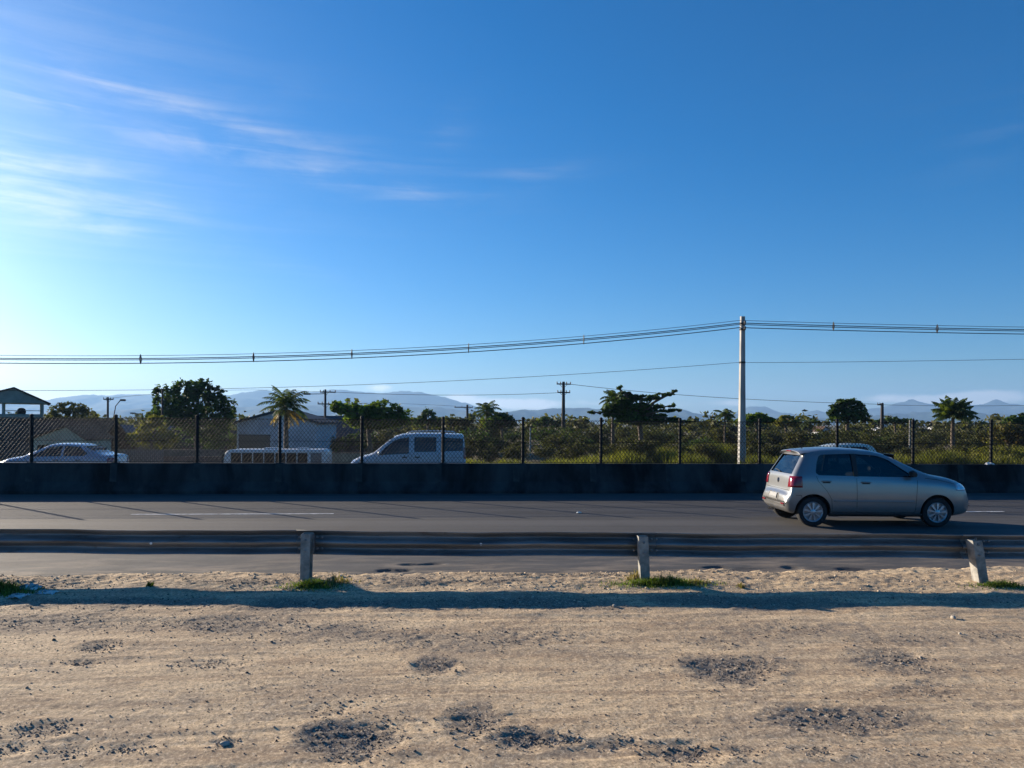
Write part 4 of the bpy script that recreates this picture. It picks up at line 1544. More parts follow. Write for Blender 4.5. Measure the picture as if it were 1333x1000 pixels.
# ---- pale blue-silver saloon
saloonp = paint_mat('pale_blue_silver_paint', (0.34, 0.38, 0.44), 0.45, 0.28, 0.6)
SALOON = dict(
    paint=saloonp,
    loft=dict(
        zt=[(-2.10, 0.55), (-2.08, 0.75), (-2.04, 0.98), (-1.98, 1.02), (-1.7, 1.05), (-1.62, 1.07), (-1.0, 1.36), (-0.85, 1.405), (-0.4, 1.43), (0.0, 1.42), (0.2, 1.38), (0.95, 1.02), (1.05, 0.985), (1.5, 0.91), (1.85, 0.80), (2.0, 0.68), (2.08, 0.50)],
        zb=[(-2.1, 0.36), (-1.9, 0.26), (0, 0.2), (1.8, 0.22), (2.08, 0.32)],
        w=[(-2.1, 0.66), (-1.9, 0.77), (-1.2, 0.825), (0.8, 0.83), (1.5, 0.80), (1.85, 0.70), (2.08, 0.52)],
        zbelt=[(-2.1, 0.46), (-2.0, 0.82), (-1.7, 0.95), (0, 0.94), (1.0, 0.90), (1.5, 0.80), (1.9, 0.64), (2.08, 0.42)],
        wt=[(-2.1, 0.60), (-1.9, 0.70), (-1.6, 0.70), (-0.95, 0.60), (0, 0.60), (0.3, 0.61), (1.0, 0.69), (1.5, 0.66), (2.08, 0.42)],
        de=[(-2.1, 0.04), (-1.6, 0.05), (-0.9, 0.075), (0.1, 0.075), (1.0, 0.05), (2.08, 0.05)]),
    cabin=(-1.45, 0.88, 0.36), wheel_r=0.29, axles=(-1.24, 1.24), spokes=8,
    side_windows=[(-1.22, -0.42, lin((-1.22, 1.06), (-1.12, 0.99), (-0.42, 0.975)), lin((-1.22, 1.08), (-0.9, 1.30), (-0.42, 1.335))),
                  (-0.34, 0.66, lin((-0.34, 0.973), (0.66, 0.96)), lin((-0.34, 1.335), (0.05, 1.30), (0.66, 0.99)))],
    windshield=(1.05, 1.34, 0.60, 0.52), ws_x=(0.1, 1.2), rear_window=(1.10, 1.32, 0.56, 0.52), rw_x=(-1.9, -0.95),
    seams=[[(-0.38, 0.93), (-0.38, 0.3)], [(0.76, 0.9), (0.74, 0.3)], [(-1.1, 0.93), (-0.86, 0.55), (-0.86, 0.3)]],
    handles=[(-0.92, 0.86), (-0.2, 0.86)],
    lamps=[('tail_light', -1, lambda x: 0.72, lambda x: 0.92, 0.5, -1.90, m_redlamp), ('headlight', 1, lambda x: 0.62, lambda x: 0.74, 0.4, 1.66, m_amber)],
    patches=[('number_plate', -1, -0.2, 0.2, 0.62, 0.72, 0.014, m_plate), ('grille', 1, -0.4, 0.4, 0.40, 0.52, 0.01, m_black)],
    mirror=(0.60, 0.99), seats=[(0.0, 0.36, 0.5), (0.0, -0.36, 0.5), (-0.9, 0, 1.2)], dash=(0.75, 0.95))
sp = at(80.5, 600, 27.3)
car('saloon_car', (sp.x, sp.y, ROAD2), RA + math.pi, 'pale blue-silver saloon car on the far carriageway, its lower half behind the barrier', 'car', SALOON)

# ---- cream hatchback, only its roof showing
cream = paint_mat('cream_paint', (0.62, 0.63, 0.54), 0.0, 0.35, 0.4)
H2 = dict(HATCH)
H2['paint'] = cream
H2['strips'] = []
H2['badge'] = None
cp = at(1083, 600, 29.2)
car('hatchback_car', (cp.x, cp.y, ROAD2 + 0.0), RA + math.pi, 'cream-roofed car on the far carriageway, mostly hidden by the silver hatchback', 'car', H2, scale=0.985)

# ---- small white bus on the lower side street
m_bus = paint_mat('bus_white_paint', (0.62, 0.62, 0.62), 0.0, 0.35, 0.3)
m_busglass = glass_mat('bus_glass', (0.16, 0.18, 0.19))
p = at(362, 600, 50.0)
root = thing('minibus', (p.x, p.y, float(terrain_z(*uv_of(p.x, p.y))) - 0.02), 'white minibus with a row of dark windows standing below the palm', 'bus', rz=RA + math.pi)
bz0 = root.location.z
topz = at(362, 584.5, 50.0).z - bz0
Lh = 3.35
b = MB()
prof = [(Lh - 0.05, 0.35), (Lh, 0.9), (Lh - 0.04, 1.35), (Lh - 0.22, topz - 0.25), (Lh - 0.40, topz - 0.06), (Lh - 0.7, topz - 0.01), (-Lh + 0.3, topz), (-Lh + 0.06, topz - 0.08), (-Lh, topz - 0.35), (-Lh, 0.4)]
b.prism(prof, -1.05, 1.05, 'y')
o = b.build('body', m_bus, root)
bevel(o, 0.10, 4)
wz0, wz1 = topz - 0.86, topz - 0.22
n = 7
for s in (-1, 1):
    for k in range(n):
        xa = Lh - 0.62 - k * 0.70
        q = MB().box2((xa, s * 1.052 - 0.012, wz0), (xa - 0.63, s * 1.052 + 0.012, wz1))
        q.build('side_window', m_busglass if False else mat('bus_dark_glass', (0.008, 0.009, 0.011), 0.25, var=0.2, scale=3, spec=0.25), root)
    q = MB().box2((-Lh + 0.35, s * 1.052 - 0.012, 0.45), (-Lh + 1.05, s * 1.052 + 0.012, wz1))
    q.build('door', mat('bus_door_grey', (0.12, 0.13, 0.14), 0.3, var=0.2), root)
q = MB().prism([(-0.9, 1.35), (0.9, 1.35), (0.84, topz - 0.3), (-0.84, topz - 0.3)], Lh - 0.18, Lh + 0.012, 'x')
q.build('windshield', MATS['bus_dark_glass'], root)
q = MB().box((0.4, 0, topz + 0.04), (0.9, 0.8, 0.09))
bevel(q.build('roof_hatch', m_bus, root), 0.02)
q = MB().box((-1.6, 0, topz + 0.04), (0.7, 0.7, 0.08))
bevel(q.build('roof_hatch', m_bus, root), 0.02)
for x in (-2.0, 2.1):
    for s in (-1, 1):
        wheel(root, x, s * 0.93, 0.38, s, 6)
# ================================================================== TREES AND SCRUB
m_bark = mat('bark', (0.10, 0.075, 0.055), 0.9, var=0.35, scale=6, bump=0.5, bscale=14, stretch=(1, 1, 0.3))
m_leaf = mat('leaf_dark_green', (0.030, 0.060, 0.018), 0.65, var=0.4, scale=0.6, c2=(0.055, 0.085, 0.025), trans=0.30, island=0.45, spec=0.15)
m_leaf_b = mat('leaf_bright_green', (0.060, 0.105, 0.016), 0.6, var=0.35, scale=0.6, c2=(0.10, 0.14, 0.022), trans=0.42, island=0.45, spec=0.15)
m_leaf_o = mat('leaf_olive', (0.055, 0.060, 0.022), 0.7, var=0.35, scale=0.6, c2=(0.085, 0.085, 0.035), trans=0.3, island=0.45, spec=0.15)
m_leaf_y = mat('leaf_yellow_green', (0.11, 0.12, 0.03), 0.7, var=0.3, scale=0.6, c2=(0.16, 0.15, 0.045), trans=0.4, island=0.45, spec=0.15)
m_scrub = mat('scrub_leaf', (0.052, 0.068, 0.024), 0.8, var=0.45, scale=0.5, c2=(0.080, 0.080, 0.033), trans=0.25, island=0.5, spec=0.15)
m_palm = mat('palm_leaf', (0.040, 0.068, 0.020), 0.5, var=0.3, scale=0.8, c2=(0.07, 0.09, 0.03), trans=0.3, island=0.4, spec=0.15)
m_palm_d = mat('dry_palm_leaf', (0.26, 0.17, 0.05), 0.7, var=0.3, scale=0.8, trans=0.35, island=0.4, spec=0.15)


def tz(p):
    return float(terrain_z(*uv_of(p[0], p[1])))


def tree(D, lobes, label, m, n=2600, leaf=0.34, trunk=None, name='tree', cat='tree', group=None, depth=0.9, asp=0.55, shell=0.55, limbs=True, tr=0.16):
    """lobes: (px, py, rx px, ry px) of each leaf mass in the survey; the crown is built round, at its true distance"""
    k = D / 988.0
    C = [at(l[0], l[1], D) for l in lobes]
    bx = trunk if trunk is not None else lobes[0][0]
    base = at(bx, 560, D)
    base.z = tz(base) - 0.05
    root = thing(name, base, label, cat, group)
    area = sum(l[2] * l[3] for l in lobes)
    Vs, Fs, o = [], [], 0
    for c, l in zip(C, lobes):
        cnt = int(n * l[2] * l[3] / area) + 20
        ry_ = max(min(l[2], l[3] * 2.0) * k * depth, 0.4)
        dy = random.uniform(-0.35, 0.35) * ry_
        P = lobe_points((c.x, c.y + dy, c.z), (l[2] * k, ry_, l[3] * k), cnt, shell)
        V, Fa = leaves(P - np.array(base)[None], leaf, asp)
        Vs.append(V)
        Fs.append(Fa + o)
        o += len(V)
    link('crown', np_mesh('crown', np.concatenate(Vs), np.concatenate(Fs)), m, root)
    b = MB()
    top = max(c.z for c in C) - base.z
    low = min(c.z - l[3] * k for c, l in zip(C, lobes)) - base.z
    fork = max(0.5, low + 0.25 * (top - low))
    mid = Vector((random.uniform(-0.2, 0.2), random.uniform(-0.2, 0.2), fork))
    b.tube([(0, 0, -0.1), (0.03, 0.02, fork * 0.35), mid * 0.8, mid], [tr * 1.25, tr, tr * 0.85, tr * 0.7], 9)
    if limbs:
        for c, l in zip(C, lobes):
            e = Vector(c) - Vector(base)
            mm = mid.lerp(e, 0.5) + Vector((random.uniform(-0.2, 0.2), random.uniform(-0.3, 0.3), 0.1))
            b.tube([mid - Vector((0, 0, 0.1)), mm, e, e + Vector((random.uniform(-.3, .3), 0, l[3] * k * 0.6))], [tr * 0.6, tr * 0.4, tr * 0.22, tr * 0.08], 6)
            for q in range(4):
                f = e + Vector((random.uniform(-0.8, 0.8) * l[2] * k, random.uniform(-0.6, 0.6) * l[2] * k, random.uniform(-0.5, 0.8) * l[3] * k))
                b.tube([mm.lerp(e, 0.4 + 0.15 * q), f], [tr * 0.22, tr * 0.05], 5)
    b.build('trunk', m_bark, root, smooth=True)
    return root


def frond(b, o, az, el, Lg, droop, wid, n=20, leafw=0.06, cup=0.5):
    """a feather-shaped palm frond: rib and leaflets"""
    d = Vector((math.cos(az), math.sin(az), 0))
    s_ = Vector((-math.sin(az), math.cos(az), 0))
    pts = []
    p = Vector(o)
    e = el
    for i in range(n + 1):
        pts.append(p.copy())
        p = p + (d * math.cos(e) + Vector((0, 0, math.sin(e)))) * (Lg / n)
        e -= droop / n * (0.5 + 1.0 * i / n)
    b.tube(pts[::4], [0.035, 0.028, 0.02, 0.014, 0.008, 0.004][:len(pts[::4])], 4)
    for i in range(2, n + 1):
        t = i / n
        ll = wid * (math.sin(math.pi * min(1, t * 0.9 + 0.12)) ** 0.6) * random.uniform(0.8, 1.1)
        tang = (pts[i] - pts[i - 1]).normalized()
        for sg in (-1, 1):
            q = (s_ * sg * 0.85 + tang * 0.55 - Vector((0, 0, cup * random.uniform(0.5, 1.2)))).normalized()
            e1 = pts[i] + q * ll * 0.55 + Vector((0, 0, 0.02))
            e2 = pts[i] + q * ll - Vector((0, 0, 0.25 * ll))
            w_ = tang * leafw
            b.add([pts[i] - w_ * 0.4, pts[i] + w_ * 0.4, e1 + w_ * 0.5, e1 - w_ * 0.5, e2], [(0, 1, 2, 3), (3, 2, 4)])


def palm(px, py_crown, D, label, nf, Lg, droop, wid, el0, el1, dry=0, tr=0.15, px_base=None, lw=0.07, group=None, cup=0.5):
    head = at(px, py_crown, D)
    base = at(px_base or px, 590, D)
    base.z = tz(base) - 0.05
    root = thing('palm_tree', base, label, 'palm', group)
    h = head - base
    b = MB()
    pts = [Vector((h.x * (t ** 1.4), 0.12 * math.sin(t * 3), h.z * t)) for t in [i / 10 for i in range(11)]]
    pts[-1] = Vector((h.x, 0, h.z))
    b.tube(pts, [tr * (1.25 - 0.5 * t / 10) for t in range(11)], 9)
    b.build('trunk', m_bark, root, smooth=True)
    b = MB()
    for k in range(nf):
        az = 2.39996 * k + random.uniform(-0.2, 0.2)
        e = el1 + (el0 - el1) * (k / max(1, nf - 1)) + random.uniform(-0.1, 0.1)
        frond(b, pts[-1] + Vector((0, 0, 0.05)), az, e, Lg * random.uniform(0.85, 1.1), droop * random.uniform(0.8, 1.2), wid, leafw=lw, cup=cup)
    b.build('fronds', m_palm, root, fix=False)
    if dry:
        b = MB()
        for k in range(dry):
            frond(b, pts[-1] - Vector((0, 0, 0.15)), 2.39996 * k + 0.7, random.uniform(-0.75, -0.2), Lg * 0.85, 1.0, wid * 0.8, leafw=lw, cup=0.9)
        b.build('dry_fronds', m_palm_d, root, fix=False)
    return root


# crowns that stand out against the sky, from the survey's left edge to its right one
tree(92, [(78, 541, 15, 12), (106, 543, 15, 14), (92, 531, 18, 7), (68, 552, 12, 9), (116, 556, 13, 9)], 'round-topped grey-green tree with a gap in its crown, beside the terrace house', m_leaf_o, 2600, 0.42, 93)
tree(76, [(212, 522, 12, 20), (240, 510, 18, 15), (258, 505, 16, 11), (252, 528, 30, 18), (278, 512, 12, 10), (292, 535, 15, 20), (225, 545, 26, 14), (270, 555, 30, 14)], 'tallest broad dark tree rising over the grey sheds', m_leaf, 7000, 0.40, 257, tr=0.30)
tree(66, [(196, 560, 20, 14), (178, 572, 16, 9), (214, 572, 14, 10), (203, 547, 10, 8)], 'pale yellow-green bushy tree in front of the tallest broad tree', m_leaf_y, 2000, 0.36, 198)
tree(72, [(452, 532, 15, 10), (438, 529, 9, 7), (475, 538, 18, 11), (500, 531, 17, 10), (522, 541, 14, 11), (490, 548, 40, 10)], 'bright green spreading tree beyond the dark shed roof', m_leaf_b, 5200, 0.38, 482, tr=0.24)
tree(96, [(557, 541, 9, 10), (549, 548, 9, 7), (568, 549, 9, 7)], 'small dark tree behind the roof of the white minivan', m_leaf, 1100, 0.42, 557)
tree(100, [(590, 548, 14, 7), (606, 550, 10, 5)], 'low brownish tree behind the rear of the white minivan', m_leaf_o, 900, 0.42, 592)
tree(82, [(652, 546, 12, 9), (664, 550, 9, 8), (641, 552, 10, 9)], 'rounded dark tree joined to the shaggy palm', m_leaf, 1500, 0.38, 654)
tree(112, [(713, 547, 11, 4), (703, 551, 10, 4), (724, 553, 10, 4)], 'flat-topped distant tree left of the tall wooden pole', m_leaf, 800, 0.45, 713)
# the tiered almond tree
tree(56, [(814, 511, 8, 2.2), (822, 516, 10, 2.6), (806, 505, 4, 2.5), (834, 520, 16, 5), (852, 517, 12, 3), (868, 513, 10, 2.2), (878, 510, 4, 1.4), (826, 530, 24, 5), (856, 529, 12, 3), (873, 528, 8, 1.8), (866, 535, 12, 2.4), (882, 534, 8, 1.8), (792, 535, 14, 3.4), (775, 537, 8, 2),
          (815, 541, 32, 5), (852, 542, 18, 4), (876, 546, 12, 2.2), (890, 549, 8, 1.6), (838, 548, 40, 5), (812, 522, 15, 7), (800, 529, 14, 6), (830, 536, 30, 6)], 'dark almond tree with flat tiered branches beyond the fence', m_leaf, 6400, 0.30, 835, depth=0.8, shell=0.2, tr=0.20)
tree(70, [(985, 543, 16, 5), (996, 547, 12, 4), (972, 549, 12, 5)], 'low bright green tree beside the concrete utility pole', m_leaf_b, 1300, 0.36, 985)
tree(88, [(1024, 545, 10, 4), (1014, 550, 9, 5), (1034, 551, 9, 5)], 'low yellowish tree between the concrete pole and the round almond tree', m_leaf_y, 1000, 0.40, 1024)
tree(74, [(1104, 524, 17, 4.5), (1092, 532, 12, 6), (1112, 533, 16, 7), (1083, 538, 8, 5), (1122, 542, 11, 5), (1102, 543, 22, 8), (1128, 547, 6, 3), (1121, 527, 6, 2)], 'round dark almond tree behind the silver hatchback', m_leaf, 3800, 0.34, 1103, shell=0.35, tr=0.2)
tree(105, [(1162, 546, 10, 3), (1178, 549, 12, 4), (1148, 549, 9, 4)], 'low dark tree by the short dark pole', m_leaf, 900, 0.42, 1166)
tree(80, [(1322, 544, 8, 3), (1334, 541, 8, 3), (1312, 548, 10, 4), (1330, 549, 14, 6)], 'dark spreading tree beyond the royal palm', m_leaf, 1500, 0.36, 1326)
tree(48, [(1308, 562, 22, 9), (1326, 570, 18, 11), (1296, 570, 16, 8)], 'reddish-brown flowering bush beyond the last fence posts', mat('leaf_russet', (0.10, 0.055, 0.028), 0.8, var=0.4, scale=0.8, c2=(0.085, 0.085, 0.03), trans=0.3, island=0.5, spec=0.15), 1800, 0.24, 1310, name='shrub', cat='bush')

palm(372, 530, 62, 'coconut palm with yellowing lower fronds in front of the pale warehouse', 26, 2.3, 1.5, 0.62, 1.45, -0.1, dry=7, tr=0.20, lw=0.085)
palm(634, 536, 84, 'shaggy palm behind the white minivan', 20, 2.0, 1.6, 0.6, 1.4, -0.5, tr=0.18, lw=0.10)
palm(798, 521, 64, 'slender palm behind the tiered almond tree', 16, 1.35, 1.6, 0.45, 1.4, -0.2, tr=0.14, lw=0.08)
palm(944, 541, 74, 'small palm left of the concrete pole', 12, 1.3, 1.7, 0.45, 1.3, -0.2, tr=0.10, lw=0.08)
palm(1054, 552, 80, 'short drooping palm left of the round almond tree', 12, 1.2, 1.8, 0.4, 1.2, -0.3, tr=0.10, lw=0.08)
palm(1241, 541, 66, 'royal palm with a pale straight trunk standing clear of the scrub', 34, 2.0, 1.15, 0.62, 1.45, 0.05, tr=0.17, lw=0.13, cup=0.8)

# thicket between the fence and the horizon
def bush_mesh(seed, w_, h_, n, leaf):
    P = []
    for k in range(6):
        a = random.uniform(0, 6.28)
        r_ = random.uniform(0, 0.55) * w_
        hh = h_ * random.uniform(0.35, 0.72)
        P.append(lobe_points((r_ * math.cos(a), r_ * math.sin(a), hh), (w_ * random.uniform(0.35, 0.6), w_ * random.uniform(0.35, 0.6), h_ * random.uniform(0.22, 0.36)), n // 6, 0.35))
    P = np.concatenate(P)
    P[:, 2] = np.abs(P[:, 2])
    V, Fa = leaves(P, leaf, 0.5)
    b = MB()
    for k in range(7):
        a = random.uniform(0, 6.28)
        r_ = random.uniform(0.2, 0.7) * w_
        b.tube([(0.1 * math.cos(a), 0.1 * math.sin(a), -0.1), (0.4 * r_ * math.cos(a), 0.4 * r_ * math.sin(a), h_ * 0.4), (r_ * math.cos(a), r_ * math.sin(a), h_ * random.uniform(0.5, 0.85))], [0.05, 0.03, 0.008], 5)
    return np_mesh('foliage', V, Fa), b.mesh('stem')


VAR = []
for k in range(7):
    fm, sm = bush_mesh(k, 1.8 + 0.25 * k, 2.6 + 0.2 * (k % 3), 2000 + 150 * k, 0.24)
    VAR.append((fm, sm))
for k, (fm, sm) in enumerate(VAR):
    fm.materials.append([m_scrub, m_leaf_o, m_scrub, m_leaf, m_leaf_o, m_scrub, m_leaf_y][k])
    sm.materials.append(m_bark)


MARKS = [(18, 'the terrace house'), (92, 'the round-topped tree'), (196, 'the pale yellow-green tree'), (257, 'the tallest broad tree'), (360, 'the pale warehouse'), (423, 'the cross-armed hall pole'), (490, 'the bright green spreading tree'), (557, 'the small dark tree behind the minivan'),
         (634, 'the shaggy palm'), (733, 'the tall wooden pole'), (835, 'the tiered almond tree'), (965, 'the concrete pole'), (1103, 'the round almond tree'), (1148, 'the short dark pole'), (1241, 'the royal palm'), (1326, 'the dark spreading tree')]
HUES = ['brownish', 'olive', 'brownish', 'dark green', 'olive', 'brownish', 'yellow-green']
BUSHES = []


def name_bushes():
    words_ = ['nearest', 'second', 'third', 'fourth', 'fifth', 'sixth', 'seventh', 'eighth', 'ninth', 'tenth']
    seen = {}
    for r, px, k, what in sorted(BUSHES, key=lambda t: (t[3], t[1])):
        mk = min(MARKS, key=lambda q: abs(q[0] - px))
        seen.setdefault((what, HUES[k], mk, px > mk[0]), []).append((abs(px - mk[0]), r))
    for (what, hue, mk, right), L_ in seen.items():
        for i_, (_, r) in enumerate(sorted(L_, key=lambda t: t[0])):
            r['label'] = words_[min(i_, 9)] + ' ' + hue + ' ' + what + ' ' + ('right' if right else 'left') + ' of ' + mk[1]


def shrub(px, D, h, k, label, group):
    p = at(px, 560, D)
    p.z = tz(p) - 0.05
    r = thing('shrub', p, label, 'bush', group, random.uniform(0, 6.28))
    fm, sm = VAR[k % 7]
    s_ = h / (2.6 + 0.2 * (k % 3)) / 1.0
    for nm, me_ in (('foliage', fm), ('stems', sm)):
        o = bpy.data.objects.new(nm, me_)
        col.objects.link(o)
        o.parent = r
    r.scale = (s_ * random.uniform(0.9, 1.3), s_ * random.uniform(0.9, 1.3), s_)
    BUSHES.append((r, px, k % 7, label))
    return r


r2 = random.Random(5)
i = 0
px = 560
while px < 1350:
    D = r2.uniform(58, 100)
    ground = terrain_z(*uv_of(*at(px, 560, D)[:2]))
    target = at(px, 556 + r2.uniform(-3, 12), D).z - float(ground)
    shrub(px, D, max(1.2, target), r2.choice([0, 2, 5, 1, 4, 3]), 'thicket bush', 'scrub bushes beyond the fence')
    px += r2.uniform(8, 16)
px = 570
while px < 1350:
    D = r2.uniform(44, 58)
    ground = terrain_z(*uv_of(*at(px, 560, D)[:2]))
    target = at(px, 572 + r2.uniform(-6, 10), D).z - float(ground)
    shrub(px, D, max(0.8, target), r2.choice([0, 2, 5, 4, 6, 1]), 'low bush before the thicket', 'lower bushes in front of the thicket')
    px += r2.uniform(22, 40)
px = -20
while px < 560:
    D = r2.uniform(86, 120)
    ground = terrain_z(*uv_of(*at(px, 560, D)[:2]))
    target = at(px, 558 + r2.uniform(-4, 8), D).z - float(ground)
    shrub(px, D, max(1.2, target), r2.choice([0, 2, 5, 1, 3]), 'bush among the roofs', 'bushes among the roofs')
    px += r2.uniform(16, 34)
name_bushes()
# distant woodland reads as one mass
Ps = []
for k in range(420):
    y_ = 125 + 380 * rng.random() ** 1.5
    x_ = (rng.random() - 0.5) * 2 * y_ * 0.85
    g = -2.6
    hgt = 4.3 + 1.8 * rng.random() + (1.5 if rng.random() > 0.9 else 0)
    P = lobe_points((x_, y_, g + hgt * 0.62), (3 + 4 * rng.random(), 3 + 3 * rng.random(), hgt * 0.42), 110, 0.4)
    Ps.append(P)
P = np.concatenate(Ps)
V, Fa = leaves(P, 1.1, 0.6)
tag(link('distant_woodland', np_mesh('distant_woodland', V, Fa), m_leaf_o), 'far-off belt of dark low woodland under the mountains', 'woodland', kind='stuff')

# tall grass bank beyond the far carriageway
m_tall = mat('tall_grass_yellow_green', (0.075, 0.095, 0.020), 0.7, var=0.35, scale=0.8, c2=(0.155, 0.15, 0.038), trans=0.4, island=0.45, spec=0.15)
# survey px range, top py, D, density
BANK = [(585, 640, 597, 42, 260), (630, 700, 598, 40, 420), (690, 770, 597, 41, 500), (745, 800, 593, 41, 520), (780, 850, 587, 44, 700), (830, 900, 583, 47, 800), (880, 975, 577, 52, 900), (860, 930, 590, 44, 500), (960, 1010, 592, 44, 400), (990, 1060, 594, 43, 500),
        (1040, 1110, 592, 44, 400), (1130, 1200, 591, 46, 500), (1185, 1265, 586, 47, 900), (1250, 1345, 590, 46, 700), (1290, 1345, 580, 50, 500)]
Vs, Fs, o = [], [], 0
for (a, b_, py, D, n) in BANK:
    q = rng.random((n, 2))
    Dn = D + 7 * (q[:, 1] - 0.5)
    pxs = a + (b_ - a) * q[:, 0]
    edge = np.sin(np.pi * np.clip(q[:, 0], 0.04, 0.96)) ** 0.5
    XYZ = np.array([at(x, py, d)[:] for x, d in zip(pxs, Dn)])
    u_, v_ = uv_of(XYZ[:, 0], XYZ[:, 1])
    g = terrain_z(u_, v_)
    h = np.clip((XYZ[:, 2] - g) * edge, 0.25, 3.0)
    rep = 7
    P = np.repeat(np.stack([XYZ[:, 0], XYZ[:, 1], g - 0.05], 1), rep, 0)
    P[:, :2] += rng.normal(size=(len(P), 2)) * 0.22
    V, Fa = blades(P, np.repeat(h, rep), 0.045, 0.45)
    Vs.append(V)
    Fs.append(Fa + o)
    o += len(V)
tag(link('tall_grass', np_mesh('tall_grass', np.concatenate(Vs), np.concatenate(Fs)), m_tall), 'sunlit yellow-green tall grass on the bank beyond the far carriageway', 'grass', kind='stuff')

# ================================================================== BUILDINGS
m_roof = mat('clay_tile_roof', (0.05, 0.034, 0.026), 0.85, var=0.4, scale=2.5, c2=(0.09, 0.06, 0.045), bump=0.8, bscale=5, stretch=(3, 1, 1), spec=0.12)
m_green = mat('pale_green_plaster', (0.26, 0.35, 0.29), 0.9, var=0.15, scale=0.9, c2=(0.31, 0.39, 0.33), spec=0.12)
m_sage = mat('grey_green_plaster', (0.20, 0.25, 0.225), 0.9, var=0.15, scale=1.2, spec=0.12)
m_gmet = mat('grey_corrugated', (0.11, 0.115, 0.12), 0.6, 0.2, var=0.2, scale=1.5, stretch=(1, 1, 0.3))
m_dmet = mat('dark_corrugated', (0.055, 0.065, 0.075), 0.7, 0.1, var=0.25, scale=1.2, spec=0.12)
m_white = mat('whitewashed_wall', (0.48, 0.50, 0.54), 0.85, var=0.12, scale=0.7, c2=(0.58, 0.60, 0.63), spec=0.12)
m_tan = mat('tan_shutter', (0.17, 0.145, 0.12), 0.8, var=0.15, scale=2, stretch=(0.3, 1, 4), spec=0.12)
m_wallg = mat('mossy_grey_wall', (0.085, 0.08, 0.07), 0.95, var=0.4, scale=1.1, c2=(0.135, 0.12, 0.105), detail=8, spec=0.12)
m_wallp = mat('dull_pink_wall', (0.15, 0.105, 0.088), 0.95, var=0.25, scale=1.1, detail=8, spec=0.12)
m_timber = mat('dark_timber', (0.045, 0.038, 0.034), 0.8, var=0.3, scale=5)


def gable(root, x0, x1, y0, y1, zb, ze, zr, wall, roof, ov=0.3, th=0.10, ridge=None):
    """gabled block with its gable end to the road; coordinates local to root; ridge runs along y"""
    xm = (x0 + x1) / 2 if ridge is None else ridge
    b = MB()
    b.prism([(x0, zb), (x1, zb), (x1, ze), (xm, zr), (x0, ze)], y0, y1, 'y')
    w = b.build('wall', wall, root)
    r = MB()
    for (xe, s) in ((x0, -1), (x1, 1)):
        dx, dz = xe - xm, ze - zr
        L_ = math.hypot(dx, dz)
        ex, ez = xe + dx / L_ * ov, ze + dz / L_ * ov
        r.prism([(xm, zr + 0.02), (ex, ez + 0.02), (ex, ez + 0.02 + th), (xm, zr + 0.02 + th)], y0 - ov, y1 + ov, 'y')
    r.build('roof', roof, root)
    return w


def loc_of(px, D):
    p = at(px, 560, D)
    p.z = tz(p)
    return p


# house with an open terrace under a gabled roof
D = 78
k = D / 988.0
p = loc_of(18, D)
root = thing('terrace_house', p, 'grey-green house with an open terrace under its gabled roof', 'house', rz=R(33))
root.scale = (0.836, 1, 1)
zz = lambda py: at(18, py, D).z - p.z
X = lambda px: (px - 18) * k
xl, xr = X(-40), X(57)
b = MB().box2((xl, 0, -0.3), (xr, 7, zz(539)))
b.build('wall', m_sage, root)
b = MB().prism([(X(-52), zz(524.5)), (X(64), zz(525)), (X(18), zz(506))], -0.25, 7.2, 'y')
b.build('gable', m_sage, root)
b = MB()
for (xe, ze) in ((X(-55), zz(525.5)), (X(67), zz(526))):
    b.prism([(X(18), zz(505.6)), (xe, ze), (xe, ze + 0.13), (X(18), zz(505.6) + 0.13)], -0.5, 7.5, 'y')
b.build('roof', mat('dark_roof_edge', (0.035, 0.032, 0.03), 0.8, var=0.3, spec=0.12), root)
for xq in (X(56), X(4), X(-38)):
    MB().box2((xq - 0.13, 0.02, zz(539) - 0.02), (xq + 0.13, 0.28, zz(524))).build('terrace_post', m_sage, root)
    MB().box2((xq - 0.13, 6.7, zz(539) - 0.02), (xq + 0.13, 6.96, zz(524))).build('terrace_post', m_sage, root)
b = MB()
b.box2((X(4) + 0.2, 0.05, zz(535)), (X(56) - 0.2, 0.11, zz(534.2)))
b.build('terrace_railing', m_timber, root)
b = MB()
b.lathe([(0.45, zz(539)), (0.5, zz(536)), (0.42, zz(532)), (0.2, zz(530.5))], (X(28), 3, 0), 'z', 10)
b.build('water_tank', m_timber, root)

# brown-roofed house before it, with a small pale green gable
D = 60
k = D / 988.0
p = loc_of(30, D)
zz = lambda py: at(30, py, D).z - p.z
X = lambda px: (px - 30) * k
root = thing('tiled_house', p, 'low house with a broad brown tiled roof facing the road', 'house')
b = MB().box2((X(-60), 0.5, -0.3), (X(112), 7, zz(590)))
b.build('wall', m_wallg, root)
b = MB()
b.prism([(0.0, zz(599)), (0.0, zz(599) + 0.14), (4.2, zz(548.5) + 0.14), (8.4, zz(599) + 0.14), (8.4, zz(599)), (4.2, zz(548.5))], X(-62), X(116), 'x')
b.build('roof', m_roof, root)
b = MB()
b.tube([(X(-61), 4.2, zz(548.5) + 0.14), (X(115), 4.2, zz(548.5) + 0.14)], 0.10, 8)
b.build('ridge_tile', m_roof, root)
D = 54
k = D / 988.0
p = loc_of(86, D)
zz = lambda py: at(86, py, D).z - p.z
X = lambda px: (px - 86) * k
root = thing('gabled_outbuilding', p, 'small pale green gabled outbuilding behind the saloon car', 'outbuilding')
gable(root, X(44), X(110), 0, 3.6, -0.3, zz(571), zz(556), m_green, m_roof, 0.25, 0.09, ridge=X(87))
b = MB().box2((X(52), -0.03, zz(600)), (X(62), 0.02, zz(586)))
b.build('window', m_timber, root)

